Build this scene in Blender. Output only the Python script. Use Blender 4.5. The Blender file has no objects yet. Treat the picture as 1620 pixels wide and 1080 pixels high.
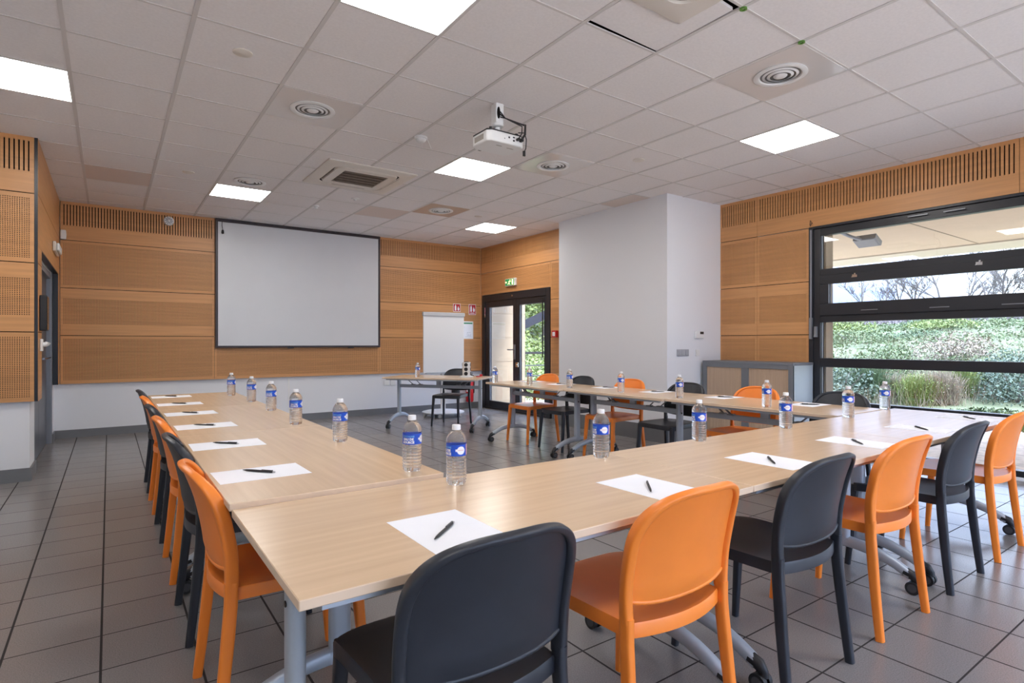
import bpy, bmesh, math, random
import numpy as np
from mathutils import Vector, Matrix
PI = math.pi
C = bpy.context.scene.collection
scene = bpy.context.scene
R = math.radians

# ------------------------------------------------------------------ camera, sky, exposure
YAW = R(35.294)
cam_d = bpy.data.cameras.new('camera'); cam = bpy.data.objects.new('camera', cam_d); C.objects.link(cam)
cam.location = (0, 0, 1.21); cam.rotation_euler = (PI/2, 0, -YAW)
cam_d.sensor_width = 36.0; cam_d.lens = 901.0/1620*36; cam_d.shift_y = 3/1620; cam_d.clip_start = .05; cam_d.clip_end = 400
scene.camera = cam
vs = scene.view_settings
scene.display_settings.display_device = 'sRGB'
vs.view_transform = 'Standard'; vs.look = 'None'; vs.gamma = 1.0; vs.use_curve_mapping = False
vs.exposure = 1.1
LAMP = 10.5          # ceiling panel radiance
SKY = 4.4           # strength of the sky
w = bpy.data.worlds.new('sky'); scene.world = w; w.use_nodes = True
nt = w.node_tree; nt.nodes.clear()
_o = nt.nodes.new('ShaderNodeOutputWorld'); _b = nt.nodes.new('ShaderNodeBackground')
_tc = nt.nodes.new('ShaderNodeTexCoord'); _n = nt.nodes.new('ShaderNodeTexNoise'); _r = nt.nodes.new('ShaderNodeValToRGB')
_m = nt.nodes.new('ShaderNodeMapping'); _m.inputs['Scale'].default_value = (1.5, 1.5, 4)
nt.links.new(_tc.outputs['Generated'], _m.inputs[0]); nt.links.new(_m.outputs[0], _n.inputs['Vector'])
_n.inputs['Scale'].default_value = 2.2; _n.inputs['Detail'].default_value = 6
_r.color_ramp.elements[0].position = .35; _r.color_ramp.elements[0].color = (.30, .46, .95, 1)
_r.color_ramp.elements[1].position = .62; _r.color_ramp.elements[1].color = (.74, .85, 1.0, 1)
nt.links.new(_n.outputs[0], _r.inputs[0]); nt.links.new(_r.outputs[0], _b.inputs[0])
_s = nt.nodes.new('ShaderNodeSeparateXYZ'); nt.links.new(_tc.outputs['Generated'], _s.inputs[0])       # overcast sky: zenith brighter than horizon
_k = nt.nodes.new('ShaderNodeMapRange'); nt.links.new(_s.outputs[2], _k.inputs[0]); _k.inputs[1].default_value = 0.; _k.inputs[2].default_value = 1.; _k.inputs[3].default_value = SKY*.27; _k.inputs[4].default_value = SKY*1.9
nt.links.new(_k.outputs[0], _b.inputs[1])
nt.links.new(_b.outputs[0], _o.inputs[0])
# a weak, soft spring sun behind thin cloud, high over the roof on the window side
sd = bpy.data.lights.new('sun', 'SUN'); sd.energy = 4.5; sd.angle = R(12); sd.color = (1, .96, .9)
so = bpy.data.objects.new('sun', sd); C.objects.link(so); so.rotation_euler = (R(40), R(8), 0); so.location = (10, -5, 20)

# ------------------------------------------------------------------ materials
MATS = {}
def mat(name, col, rough=.5, metal=0., spec=.5, var=0., vscale=(20, 20, 20), bump=0., bscale=200., emit=None, coord='Object', col2=None, detail=3):
    m = bpy.data.materials.new(name); m.use_nodes = True; MATS[name] = m
    t = m.node_tree; b = t.nodes['Principled BSDF']
    b.inputs['Base Color'].default_value = (*col, 1); b.inputs['Roughness'].default_value = rough
    b.inputs['Metallic'].default_value = metal; b.inputs['Specular IOR Level'].default_value = spec
    tc = t.nodes.new('ShaderNodeTexCoord') if coord == 'Object' else t.nodes.new('ShaderNodeNewGeometry')
    src = tc.outputs['Object'] if coord == 'Object' else tc.outputs['Position']
    if var or col2:
        mp = t.nodes.new('ShaderNodeMapping'); mp.inputs['Scale'].default_value = vscale
        nz = t.nodes.new('ShaderNodeTexNoise'); nz.inputs['Scale'].default_value = 1; nz.inputs['Detail'].default_value = detail
        rp = t.nodes.new('ShaderNodeValToRGB')
        c2 = col2 or tuple(min(1, c*(1+var)) for c in col); c1 = col if col2 else tuple(c*(1-var) for c in col)
        rp.color_ramp.elements[0].position = .3; rp.color_ramp.elements[1].position = .7
        rp.color_ramp.elements[0].color = (*c1, 1); rp.color_ramp.elements[1].color = (*c2, 1)
        t.links.new(src, mp.inputs[0]); t.links.new(mp.outputs[0], nz.inputs['Vector']); t.links.new(nz.outputs[0], rp.inputs[0])
        t.links.new(rp.outputs[0], b.inputs['Base Color'])
    if bump:
        nz2 = t.nodes.new('ShaderNodeTexNoise'); nz2.inputs['Scale'].default_value = bscale; nz2.inputs['Detail'].default_value = 2
        bp = t.nodes.new('ShaderNodeBump'); bp.inputs['Strength'].default_value = bump; bp.inputs['Distance'].default_value = .002
        t.links.new(src, nz2.inputs['Vector']); t.links.new(nz2.outputs[0], bp.inputs['Height']); t.links.new(bp.outputs[0], b.inputs['Normal'])
    if emit:
        b.inputs['Emission Color'].default_value = (*emit[0], 1); b.inputs['Emission Strength'].default_value = emit[1]
    return m
wood = mat('beech_panel', (.62, .305, .118), .42, var=.09, vscale=(1.6, 1.6, 38), coord='P')
felt = mat('black_felt', (.012, .010, .009), .95, spec=.1)
plaster = mat('white_paint', (.80, .81, .84), .7, bump=.08, bscale=120, coord='P')
ceil_m = mat('mineral_tile', (.84, .81, .80), .9, var=.03, vscale=(60, 60, 60), bump=.15, bscale=350, coord='P')
ceil_old = mat('yellowed_tile', (.72, .62, .56), .9, var=.03, vscale=(60, 60, 60), coord='P')
grid_m = mat('grid_metal', (.66, .63, .61), .6)
table_m = mat('beech_top', (.66, .475, .315), .235, var=.06, vscale=(1.5, 34, 8), spec=.5, detail=5)
edge_lit_m = mat('beech_edge_lit', (.76, .575, .41), .35, var=.04, vscale=(2, 20, 20))  # same beech as the top; lighter tone paints in the light on the edges
alu = mat('grey_paint', (.45, .50, .56), .38, metal=.25)
dark_alu = mat('dark_grey_paint', (.25, .26, .28), .4, metal=.3)
blk = mat('black_plastic', (.014, .0145, .017), .42, var=.15, vscale=(8, 8, 8))
chair_blk = mat('black_polypropylene', (.021, .0245, .033), .40, var=.15, vscale=(9, 9, 9), bump=.06, bscale=900)
chair_org = mat('orange_polypropylene', (.95, .255, .030), .36, var=.04, vscale=(6, 6, 6), bump=.05, bscale=900)
white_pl = mat('white_plastic', (.82, .82, .81), .35)
vent_dark = mat('vent_grey', (.20, .195, .19), .6)
cream_pl = mat('cream_plastic', (.74, .69, .62), .4)
white_gloss = mat('white_enamel', (.74, .71, .69), .14, spec=.6)
grille_m = mat('brown_grille', (.23, .185, .15), .6)
chrome = mat('chrome', (.8, .8, .82), .12, metal=1)
anthr = mat('anthracite_frame', (.017, .018, .023), .35, var=.1, vscale=(5, 5, 5), spec=.5)
door_grey = mat('door_grey', (.095, .105, .125), .35)
frame_grey = mat('frame_grey', (.24, .26, .30), .45)
screen_m = mat('whiteboard_enamel', (.66, .67, .70), .33, var=.015, vscale=(3, 3, 3))
flip_m = mat('flipchart_board', (.80, .81, .83), .2)
screen_edge = mat('aubergine_frame', (.030, .020, .026), .4)
paper_m = mat('paper', (.86, .87, .92), .8, var=.01, vscale=(9, 9, 9))
cab_front = mat('tambour_beech', (.50, .36, .25), .5, var=.05, vscale=(40, 40, 2))
cab_side = mat('cabinet_grey', (.44, .50, .54), .4)
cab_frame = mat('cabinet_frame', (.17, .18, .20), .45)
red_m = mat('red_enamel', (.55, .012, .016), .3)
sign_red = mat('sign_red', (.50, .012, .02), .4)
green_m = mat('sign_green', (.01, .16, .06), .4, emit=((.02, .25, .08), .35))
exit_w = mat('sign_lit_white', (.8, .85, .6), .4, emit=((.95, .90, .25), 1.2))
plan_g = mat('plan_green', (.03, .28, .13), .5)
ink = mat('grey_ink', (.25, .28, .33), .6)
blue_m = mat('label_blue', (.010, .085, .60), .35)
lblue_m = mat('label_pale_blue', (.20, .52, .90), .35)
lwhite = mat('label_white', (.88, .89, .93), .35)
lpink = mat('label_pink', (.75, .33, .38), .4)
soffit_m = mat('beige_soffit', (.66, .51, .37), .8, var=.03, vscale=(2, 2, 2), coord='P')
soffit_l = mat('pale_soffit_strip', (.66, .58, .46), .8)
lamp_m = mat('panel_diffuser', (.9, .9, .9), .5, emit=((1.0, .97, .93), LAMP))
green_ring = mat('green_cap', (.12, .30, .05), .4)
rubber = mat('grey_rubber', (.06, .062, .068), .5)
white_cap = mat('bottle_cap', (.86, .86, .87), .35)
base_m = mat('grey_tile_skirting', (.17, .175, .185), .45, var=.06, vscale=(3, 3, 3), coord='P')

def mixshader(name, kind):
    m = bpy.data.materials.new(name); m.use_nodes = True; t = m.node_tree; t.nodes.clear()
    o = t.nodes.new('ShaderNodeOutputMaterial'); mx = t.nodes.new('ShaderNodeMixShader'); tr = t.nodes.new('ShaderNodeBsdfTransparent')
    if kind == 'pane':
        tr.inputs[0].default_value = (.965, .975, .975, 1)
        g = t.nodes.new('ShaderNodeBsdfGlossy'); g.inputs['Roughness'].default_value = .0
        ge = t.nodes.new('ShaderNodeNewGeometry'); dt = t.nodes.new('ShaderNodeVectorMath'); dt.operation = 'DOT_PRODUCT'
        t.links.new(ge.outputs['Incoming'], dt.inputs[0]); t.links.new(ge.outputs['Normal'], dt.inputs[1])
        last = dt.outputs['Value']      # Schlick reflectance of one face of the sheet
        for op, a in (('ABSOLUTE', None), ('SUBTRACT', 1.), ('POWER', 5.), ('MULTIPLY_ADD', .96)):
            n = t.nodes.new('ShaderNodeMath'); n.operation = op
            if op == 'SUBTRACT': n.inputs[0].default_value = 1.; t.links.new(last, n.inputs[1])
            else:
                t.links.new(last, n.inputs[0])
                if a is not None: n.inputs[1].default_value = a
                if op == 'MULTIPLY_ADD': n.inputs[2].default_value = .04
            last = n.outputs[0]
        t.links.new(last, mx.inputs[0]); t.links.new(tr.outputs[0], mx.inputs[1]); t.links.new(g.outputs[0], mx.inputs[2])
    else:
        tr.inputs[0].default_value = (.96, .97, .98, 1)
        g = t.nodes.new('ShaderNodeBsdfGlass'); g.inputs['IOR'].default_value = 1.36; g.inputs['Roughness'].default_value = .0
        mx.inputs[0].default_value = .75
        t.links.new(tr.outputs[0], mx.inputs[1]); t.links.new(g.outputs[0], mx.inputs[2])
        df_ = t.nodes.new('ShaderNodeBsdfTranslucent'); df_.inputs[0].default_value = (.95, .96, 1, 1); m2 = t.nodes.new('ShaderNodeMixShader'); m2.inputs[0].default_value = .04
        t.links.new(mx.outputs[0], m2.inputs[1]); t.links.new(df_.outputs[0], m2.inputs[2]); mx = m2
    t.links.new(mx.outputs[0], o.inputs[0]); return m
pane_m = mixshader('window_glass', 'pane'); water_m = mixshader('clear_bottle', 'bottle')

def tile_floor():
    m = bpy.data.materials.new('grey_floor_tile'); m.use_nodes = True; t = m.node_tree; b = t.nodes['Principled BSDF']
    g = t.nodes.new('ShaderNodeNewGeometry'); sx = t.nodes.new('ShaderNodeSeparateXYZ'); t.links.new(g.outputs['Position'], sx.inputs[0])
    def math_(op, a, b_=None, c_=None):
        n = t.nodes.new('ShaderNodeMath'); n.operation = op
        for i, v in enumerate((a, b_, c_)):
            if v is None: continue
            if isinstance(v, (int, float)): n.inputs[i].default_value = v
            else: t.links.new(v, n.inputs[i])
        return n.outputs[0]
    P = .3095
    ux = math_('DIVIDE', math_('ADD', sx.outputs[0], .025 + 40*P), P); uy = math_('DIVIDE', math_('ADD', sx.outputs[1], -1.05 + 40*P), P)
    fx = math_('FRACT', ux); fy = math_('FRACT', uy)
    dx = math_('MINIMUM', fx, math_('SUBTRACT', 1., fx)); dy = math_('MINIMUM', fy, math_('SUBTRACT', 1., fy))
    jx = math_('LESS_THAN', dx, .014); jy = math_('LESS_THAN', dy, .0105); j = math_('MAXIMUM', jx, jy)
    cell = t.nodes.new('ShaderNodeCombineXYZ'); t.links.new(math_('FLOOR', ux), cell.inputs[0]); t.links.new(math_('FLOOR', uy), cell.inputs[1])
    wn = t.nodes.new('ShaderNodeTexWhiteNoise'); t.links.new(cell.outputs[0], wn.inputs['Vector'])
    sp = t.nodes.new('ShaderNodeTexNoise'); sp.inputs['Scale'].default_value = 220; sp.inputs['Detail'].default_value = 3; t.links.new(g.outputs['Position'], sp.inputs['Vector'])
    v = math_('ADD', math_('ADD', math_('MULTIPLY', wn.outputs[0], .09), .08), math_('MULTIPLY', sp.outputs[0], .9))
    rp = t.nodes.new('ShaderNodeValToRGB'); t.links.new(v, rp.inputs[0])
    rp.color_ramp.elements[0].position = .25; rp.color_ramp.elements[0].color = (.145, .136, .134, 1)
    rp.color_ramp.elements[1].position = .85; rp.color_ramp.elements[1].color = (.28, .265, .26, 1)
    mx = t.nodes.new('ShaderNodeMix'); mx.data_type = 'RGBA'; t.links.new(j, mx.inputs[0]); t.links.new(rp.outputs[0], mx.inputs[6]); mx.inputs[7].default_value = (.045, .042, .041, 1)
    t.links.new(mx.outputs[2], b.inputs['Base Color'])
    b.inputs['Roughness'].default_value = .33
    rr = math_('ADD', math_('MULTIPLY', j, .4), math_('ADD', math_('MULTIPLY', sp.outputs[0], .12), .17)); t.links.new(rr, b.inputs['Roughness']); t.links.new(math_('MULTIPLY', math_('SUBTRACT', 1., j), .5), b.inputs['Specular IOR Level'])
    bp = t.nodes.new('ShaderNodeBump'); bp.inputs['Strength'].default_value = .5; bp.inputs['Distance'].default_value = .002
    hh = math_('SUBTRACT', math_('MULTIPLY', sp.outputs[0], .12), j); t.links.new(hh, bp.inputs['Height']); t.links.new(bp.outputs[0], b.inputs['Normal'])
    return m
floor_m = tile_floor()
def leaf_mat(name, c1, c2, scale=1.2):
    m = mat(name, c1, .6, spec=.25, col2=c2, vscale=(scale,)*3, coord='P', detail=5); return m
leaf_a = leaf_mat('scrub_green', (.075, .105, .045), (.155, .195, .095), 1.1)
leaf_b = leaf_mat('bramble_green', (.05, .085, .04), (.11, .155, .08), 2)
leaf_c = leaf_mat('yellow_green', (.115, .155, .04), (.205, .25, .09), 2)
leaf_d = leaf_mat('blue_green', (.06, .09, .065), (.135, .175, .13), 2)
dry_m = leaf_mat('dry_stems', (.16, .125, .09), (.30, .25, .19), 4)
bark_m = mat('grey_bark', (.12, .105, .095), .9)
soil_m = mat('hill_soil', (.075, .095, .045), .95, col2=(.125, .135, .075), vscale=(.6, .6, .6), coord='P', detail=8)
gravel_m = mat('pale_gravel', (.56, .47, .38), .95, var=.25, vscale=(9, 9, 9), coord='P', detail=8)
stone_m = mat('beige_stone', (.34, .27, .195), .85, var=.05, vscale=(2, 2, 6), coord='P')
stain_plate = mat('plate_beige', (.55, .46, .40), .25)

# ------------------------------------------------------------------ mesh helpers
class MB:
    def __init__(s): s.v = []; s.f = []; s.m = []; s.blocks = []; s.fixn = True
    def add(s, vs_, fs, m=0, T=None):
        n = len(s.v)
        if T is not None: vs_ = [T @ Vector(p) for p in vs_]
        s.v += [tuple(p) for p in vs_]; s.f += [tuple(i+n for i in f) for f in fs]; s.m += [m]*len(fs); return s
    def quads(s, arr, m=0): s.blocks.append((np.asarray(arr, float).reshape(-1, 4, 3), m)); return s
    def box(s, a, b, m=0, T=None):
        x0, y0, z0 = a; x1, y1, z1 = b
        v = [(x0,y0,z0),(x1,y0,z0),(x1,y1,z0),(x0,y1,z0),(x0,y0,z1),(x1,y0,z1),(x1,y1,z1),(x0,y1,z1)]
        return s.add(v, [(0,3,2,1),(4,5,6,7),(0,1,5,4),(1,2,6,5),(2,3,7,6),(3,0,4,7)], m, T)
    def cbox(s, c, d, m=0, T=None): return s.box([c[i]-d[i]/2 for i in range(3)], [c[i]+d[i]/2 for i in range(3)], m, T)
    def rings(s, rings, m=0, caps=True, closed=True, T=None):
        n = len(rings[0]); v = [p for r in rings for p in r]; f = []
        for i in range(len(rings)-1):
            for k in range(n if closed else n-1):
                k2 = (k+1) % n; f.append((i*n+k, i*n+k2, (i+1)*n+k2, (i+1)*n+k))
        if caps: f += [tuple(range(n))[::-1], tuple((len(rings)-1)*n+k for k in range(n))]
        return s.add(v, f, m, T)
    def lathe(s, prof, n=24, c=(0, 0, 0), m=0, caps=True, T=None):
        return s.rings([[(c[0]+r*math.cos(2*PI*k/n), c[1]+r*math.sin(2*PI*k/n), c[2]+z) for k in range(n)] for r, z in prof], m, caps, True, T)
    def cyl(s, p0, p1, r0, r1=None, n=16, m=0, caps=True):
        p0 = Vector(p0); p1 = Vector(p1); d = (p1-p0).normalized(); r1 = r0 if r1 is None else r1
        a = d.orthogonal().normalized(); b = d.cross(a)
        return s.rings([[p+(a*math.cos(2*PI*k/n)+b*math.sin(2*PI*k/n))*r for k in range(n)] for p, r in ((p0, r0), (p1, r1))], m, caps)
    def tube(s, pts, size, n=10, m=0, up=None, exp=2., caps=True, cyclic=False):
        pts = [Vector(p) for p in pts]; N = len(pts); rings = []; prev = None
        for i, p in enumerate(pts):
            d = (pts[min(i+1, N-1)]-pts[max(i-1, 0)]).normalized()
            if up is not None:
                u = up(i) if callable(up) else Vector(up)
                a = (u-d*u.dot(d)).normalized()
            elif prev is None: a = d.orthogonal().normalized()
            else: a = (prev-d*prev.dot(d)).normalized()
            prev = a; b = d.cross(a)
            sz = size(i) if callable(size) else size
            sa, sb = sz if isinstance(sz, tuple) else (sz, sz)
            ring = []
            for k in range(n):
                t = 2*PI*(k+.5)/n; cx, cy = math.cos(t), math.sin(t)
                ring.append(p+a*(sa*math.copysign(abs(cx)**(2/exp), cx))+b*(sb*math.copysign(abs(cy)**(2/exp), cy)))
            rings.append(ring)
        return s.rings(rings, m, caps)
    def grid(s, fn, nu, nv, m=0):
        v = [fn(i/nu, j/nv) for j in range(nv+1) for i in range(nu+1)]
        f = [(j*(nu+1)+i, j*(nu+1)+i+1, (j+1)*(nu+1)+i+1, (j+1)*(nu+1)+i) for j in range(nv) for i in range(nu)]
        return s.add(v, f, m)
    def poly(s, pts, m=0): return s.add(pts, [tuple(range(len(pts)))], m)
    def prism(s, poly, axis, a, b, m=0, T=None):      # 2-D polygon extruded along axis 'x','y','z'
        def P(u, v, w_): return {'x': (w_, u, v), 'y': (u, w_, v), 'z': (u, v, w_)}[axis]
        return s.rings([[P(u, v, a) for u, v in poly], [P(u, v, b) for u, v in poly]], m, True, True, T)
    def build(s, name, mats, parent=None, smooth=40, bevel=0, seg=2, loc=None):
        me = bpy.data.meshes.new(name)
        mats = mats if isinstance(mats, (list, tuple)) else [mats]
        if s.v: me.from_pydata(s.v, [], s.f); mi = list(s.m)
        else: mi = []
        if s.blocks and not s.v:
            A = np.concatenate([b for b, _ in s.blocks]); n = len(A)
            me.vertices.add(4*n); me.vertices.foreach_set('co', A.reshape(-1))
            me.loops.add(4*n); me.loops.foreach_set('vertex_index', np.arange(4*n, dtype=np.int32))
            me.polygons.add(n); me.polygons.foreach_set('loop_start', np.arange(0, 4*n, 4, dtype=np.int32))
            mi = np.concatenate([np.full(len(b), m_) for b, m_ in s.blocks]); me.update(calc_edges=True)
        elif s.v and s.fixn:
            bm = bmesh.new(); bm.from_mesh(me); bmesh.ops.recalc_face_normals(bm, faces=bm.faces); bm.to_mesh(me); bm.free()
        for m_ in mats: me.materials.append(m_)
        me.polygons.foreach_set('material_index', np.asarray(mi, dtype=np.int32))
        if smooth and s.v:
            me.polygons.foreach_set('use_smooth', np.ones(len(me.polygons), dtype=bool)); me.set_sharp_from_angle(angle=R(smooth))
        me.validate(); me.update()
        o = bpy.data.objects.new(name, me); C.objects.link(o)
        if parent: o.parent = parent
        if loc: o.location = loc
        if bevel:
            bv = o.modifiers.new('bevel', 'BEVEL'); bv.width = bevel; bv.segments = seg; bv.limit_method = 'ANGLE'; bv.angle_limit = R(35)
        return o
def tag(o, label, cat, group=None):
    o['label'] = label; o['category'] = cat
    if group: o['group'] = group
    return o
def struct(o, label=None):
    o['kind'] = 'structure'
    if label: o['label'] = label
    return o
def thing(name, label, cat, loc=(0, 0, 0), rz=0, group=None):
    o = bpy.data.objects.new(name, None); C.objects.link(o); o.empty_display_size = .1
    o.location = loc; o.rotation_euler = (0, 0, rz); return tag(o, label, cat, group)
def dup(root, label, loc, rz=0, group=None):
    r = root.copy(); C.objects.link(r); r.location = loc; r.rotation_euler = (0, 0, rz); r['label'] = label
    if group: r['group'] = group
    for ch in list(root.children):
        c = ch.copy(); C.objects.link(c); c.parent = r
        for g in list(ch.children):
            d = g.copy(); C.objects.link(d); d.parent = c
    return r
def text_mesh(body, size, fn, mb, m=0, bold=0.):
    cu = bpy.data.curves.new('t', 'FONT'); cu.body = body; cu.size = size; cu.align_x = 'CENTER'; cu.align_y = 'CENTER'; cu.offset = bold
    cu.resolution_u = 2
    o = bpy.data.objects.new('t', cu); C.objects.link(o)
    bpy.context.view_layer.update()
    dg = bpy.context.evaluated_depsgraph_get(); me = bpy.data.meshes.new_from_object(o.evaluated_get(dg))
    mb.add([fn(v.co.x, v.co.y) for v in me.vertices], [tuple(p.vertices) for p in me.polygons], m)
    bpy.data.objects.remove(o); bpy.data.curves.remove(cu); bpy.data.meshes.remove(me)
def spline(pts):        # smooth interpolation through (t, value) points
    t = np.array([p[0] for p in pts]); y = np.array([p[1] for p in pts])
    d = np.zeros(len(t)); s_ = np.diff(y)/np.diff(t)
    d[1:-1] = (s_[1:]+s_[:-1])/2; d[0] = s_[0]; d[-1] = s_[-1]
    def f(x):
        i = int(np.clip(np.searchsorted(t, x)-1, 0, len(t)-2)); h = t[i+1]-t[i]; u = (x-t[i])/h
        return float((2*u**3-3*u*u+1)*y[i]+(u**3-2*u*u+u)*h*d[i]+(-2*u**3+3*u*u)*y[i+1]+(u**3-u*u)*h*d[i+1])
    return f
def sstep(x, a, b):
    t = min(1, max(0, (x-a)/(b-a))); return t*t*(3-2*t)

# ------------------------------------------------------------------ room shell
H = 3.02; YB = 9.21; XR = 6.55; XD = 5.79
YREAR = -2.6; XL = -2.2
floor = struct(MB().box((XL-.3, YREAR-.3, -.12), (6.75, 9.6, 0)).build('floor', floor_m, smooth=0))

# ceiling: 600 mm tiles in a visible metal grid
GX, GY = -.2138, 4.184
cm = MB(); SAG = (4, -4)
for i in range(-4, 12):
    for j in range(-12, 9):
        if (i, j) == SAG: continue
        x0, x1 = max(XL, GX+.6*i), min(6.7, GX+.6*i+.6); y0, y1 = max(YREAR, GY+.6*j), min(9.5, GY+.6*j+.6)
        if x1 <= x0 or y1 <= y0: continue
        cm.quads([[(x0,y0,H),(x0,y1,H),(x1,y1,H),(x1,y0,H)]])
ceiling = struct(cm.build('ceiling', ceil_m, smooth=0))
gm = MB()
for i in range(-3, 12):
    x = GX+.6*i; gm.box((x-.012, YREAR, H-.004), (x+.012, 9.5, H+.004))
for j in range(-11, 9):
    y = GY+.6*j; gm.box((XL, y-.008, H-.0032), (6.7, y+.008, H+.003))
struct(gm.build('ceiling_grid', grid_m, ceiling, smooth=0))
cell = lambda i, j: (GX+.6*i, GY+.6*j)
pl = MB(); x0, y0 = cell(*SAG)
pl.box((XL, YREAR, H+.16), (6.7, 9.5, H+.2))
struct(pl.build('ceiling_void', felt, ceiling, smooth=0))
st = MB(); st.add([(x0+.03,y0+.02,H-.003),(x0+.575,y0+.045,H-.003),(x0+.592,y0+.583,H+.004),(x0+.02,y0+.575,H+.006),
    (x0+.03,y0+.02,H+.013),(x0+.575,y0+.045,H+.013),(x0+.592,y0+.583,H+.02),(x0+.02,y0+.575,H+.022)],
    [(0,1,2,3),(4,5,6,7),(0,1,5,4),(1,2,6,5),(2,3,7,6),(3,0,4,7)])
struct(st.build('ceiling_tile', ceil_m, ceiling, smooth=0), 'loose ceiling tile with black gaps along two edges')
for (i, j) in ((0, 5), (9, 1), (5, 5)):
    x, y = cell(i, j)
    struct(MB().box((x+.012, y+.008, H-.0022), (x+.588, y+.592, H-.0005)).build('ceiling_tile', ceil_old, ceiling, smooth=0), 'slightly yellowed ceiling tile')

# --- wood panelling with real slots and perforations
def panel(P, u0, u1, v0, v1, hole=None, pu=.016, pv=.016, au=.0078, av=.0078, th=.012):
    """front sheet at depth 0, holes cut through th, dark felt behind. P(u, v, d) -> world; d grows into the wall."""
    q = []
    rect = lambda a, b, c, d_, dep=0.: [P(a, c, dep), P(b, c, dep), P(b, d_, dep), P(a, d_, dep)]
    if hole is None: q.append(rect(u0, u1, v0, v1))
    else:
        a0, a1, b0, b1 = hole; nu = max(1, int(round((a1-a0)/pu))); nv = max(1, int(round((b1-b0)/pv)))
        us = [a0+(a1-a0)*(k+.5)/nu for k in range(nu)]; vs_ = [b0+(b1-b0)*(k+.5)/nv for k in range(nv)]
        edges = [v0]
        for vv in vs_: edges += [vv-av/2, vv+av/2]
        edges.append(v1)
        for k in range(0, len(edges), 2): q.append(rect(u0, u1, edges[k], edges[k+1]))
        ub = [u0]
        for uu in us: ub += [uu-au/2, uu+au/2]
        ub.append(u1)
        for vv in vs_:
            lo, hi = vv-av/2, vv+av/2
            for k in range(0, len(ub), 2): q.append(rect(ub[k], ub[k+1], lo, hi))
            for uu in us:
                l, r_ = uu-au/2, uu+au/2
                q.append([P(l, lo, 0), P(r_, lo, 0), P(r_, lo, th), P(l, lo, th)]); q.append([P(l, hi, 0), P(r_, hi, 0), P(r_, hi, th), P(l, hi, th)])
                q.append([P(l, lo, 0), P(l, hi, 0), P(l, hi, th), P(l, lo, th)]); q.append([P(r_, lo, 0), P(r_, hi, 0), P(r_, hi, th), P(r_, lo, th)])
    for a, b, c, d_ in ((u0, v0, u1, v0), (u0, v1, u1, v1), (u0, v0, u0, v1), (u1, v0, u1, v1)):
        q.append([P(a, b, 0), P(c, d_, 0), P(c, d_, th), P(a, b, th)])
    return q
ROWS = [(2.532, 3.02, 'slot'), (1.922, 2.524, 'perf'), (1.314, 1.914, 'mid'), (.70, 1.306, 'perf')]
def panel_stack(parent, P, u0, u1, rows=(0, 1, 2, 3), cut=None, plain=(), mu=.028):
    for k in rows:
        v0, v1, kind = ROWS[k]
        if cut and k in cut: v0 = max(v0, cut[k])
        if kind == 'slot': hole = (u0+.022, u1-.022, 2.718, 2.985); kw = dict(pu=.0325, pv=1, au=.0108, av=.267)
        elif kind == 'perf': hole = (u0+mu, u1-mu, v0+.035, v1-.035); kw = {}
        else: hole = (u0+mu, u1-mu, 1.455, 1.785); kw = {}
        if k in plain: hole = None; kw = {}
        if hole and hole[1]-hole[0] < .03: hole = None; kw = {}
        mb = MB().quads(panel(P, u0+.002, u1-.002, v0, v1, hole, **kw))
        struct(mb.build('wood_panel', wood, parent, smooth=0))
    f0 = min((cut or {}).get(k, ROWS[k][0]) if cut and k in cut else ROWS[k][0] for k in rows); f1 = max(ROWS[k][1] for k in rows)
    struct(MB().quads([[P(u0, f0, .0125), P(u1, f0, .0125), P(u1, f1, .0125), P(u0, f1, .0125)]]).build('panel_backing', felt, parent, smooth=0))

# back wall
wall_back = struct(MB().box((-.9, YB+.045, 0), (5.84, YB+.25, H+.1)).build('wall_back', plaster, smooth=0))
PBk = lambda u, v, d: (u, YB+d, v)
panel_stack(wall_back, PBk, -.505, 1.248)
panel_stack(wall_back, PBk, 1.248, 3.754, rows=(3,)); panel_stack(wall_back, PBk, 1.248, 3.754, rows=(0, 1, 2), plain=(0, 1, 2))
panel_stack(wall_back, PBk, 3.754, 5.79)
struct(MB().box((-.505, YB+.0, .692), (5.79, YB+.045, .70)).build('wood_trim', wood, wall_back, smooth=0))
bb = struct(MB().box((-.57, YB+.03, 0), (5.83, YB+.045, .10)).build('baseboard_back', base_m, smooth=0))
# wall seam joint and cable cover under the panelling
struct(MB().box((2.28, YB+.041, .10), (2.30, YB+.045, .69)).build('trim_3', white_pl, smooth=0))

# door side wall (x = 5.79)
PDr = lambda u, v, d: (XD+d, u, v)
dm = MB()
dm.box((XD+.045, 9.16, 0), (XD+.22, 9.4, H+.1)); dm.box((XD+.045, 6.5, 0), (XD+.22, 7.11, H+.1)); dm.box((XD+.045, 7.11, 2.115), (XD+.22, 9.16, H+.1))
wall_door = struct(dm.build('wall_exit', plaster, smooth=0))
panel_stack(wall_door, PDr, 6.54, 9.205, rows=(0,)); panel_stack(wall_door, PDr, 7.11, 9.16, rows=(1,), cut={1: 2.12})
panel_stack(wall_door, PDr, 6.54, 7.108, rows=(1, 2, 3)); panel_stack(wall_door, PDr, 9.162, 9.205, rows=(1, 2, 3))
struct(MB().box((XD+.03, 6.54, 0), (XD+.045, 7.11, .10)).build('baseboard_exit', base_m, smooth=0))
# white structural column
col = struct(MB().box((5.49, 4.52, 0), (6.75, 6.54, H+.1)).build('wall_column', plaster, smooth=0))
cb = MB(); cb.box((5.475, 4.505, 0), (5.49, 6.55, .20)); cb.box((5.49, 4.505, 0), (6.56, 4.52, .20))
struct(cb.build('baseboard_column', base_m, smooth=0))
for k, y in enumerate(np.arange(4.72, 6.5, .3095)):
    pass
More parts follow.
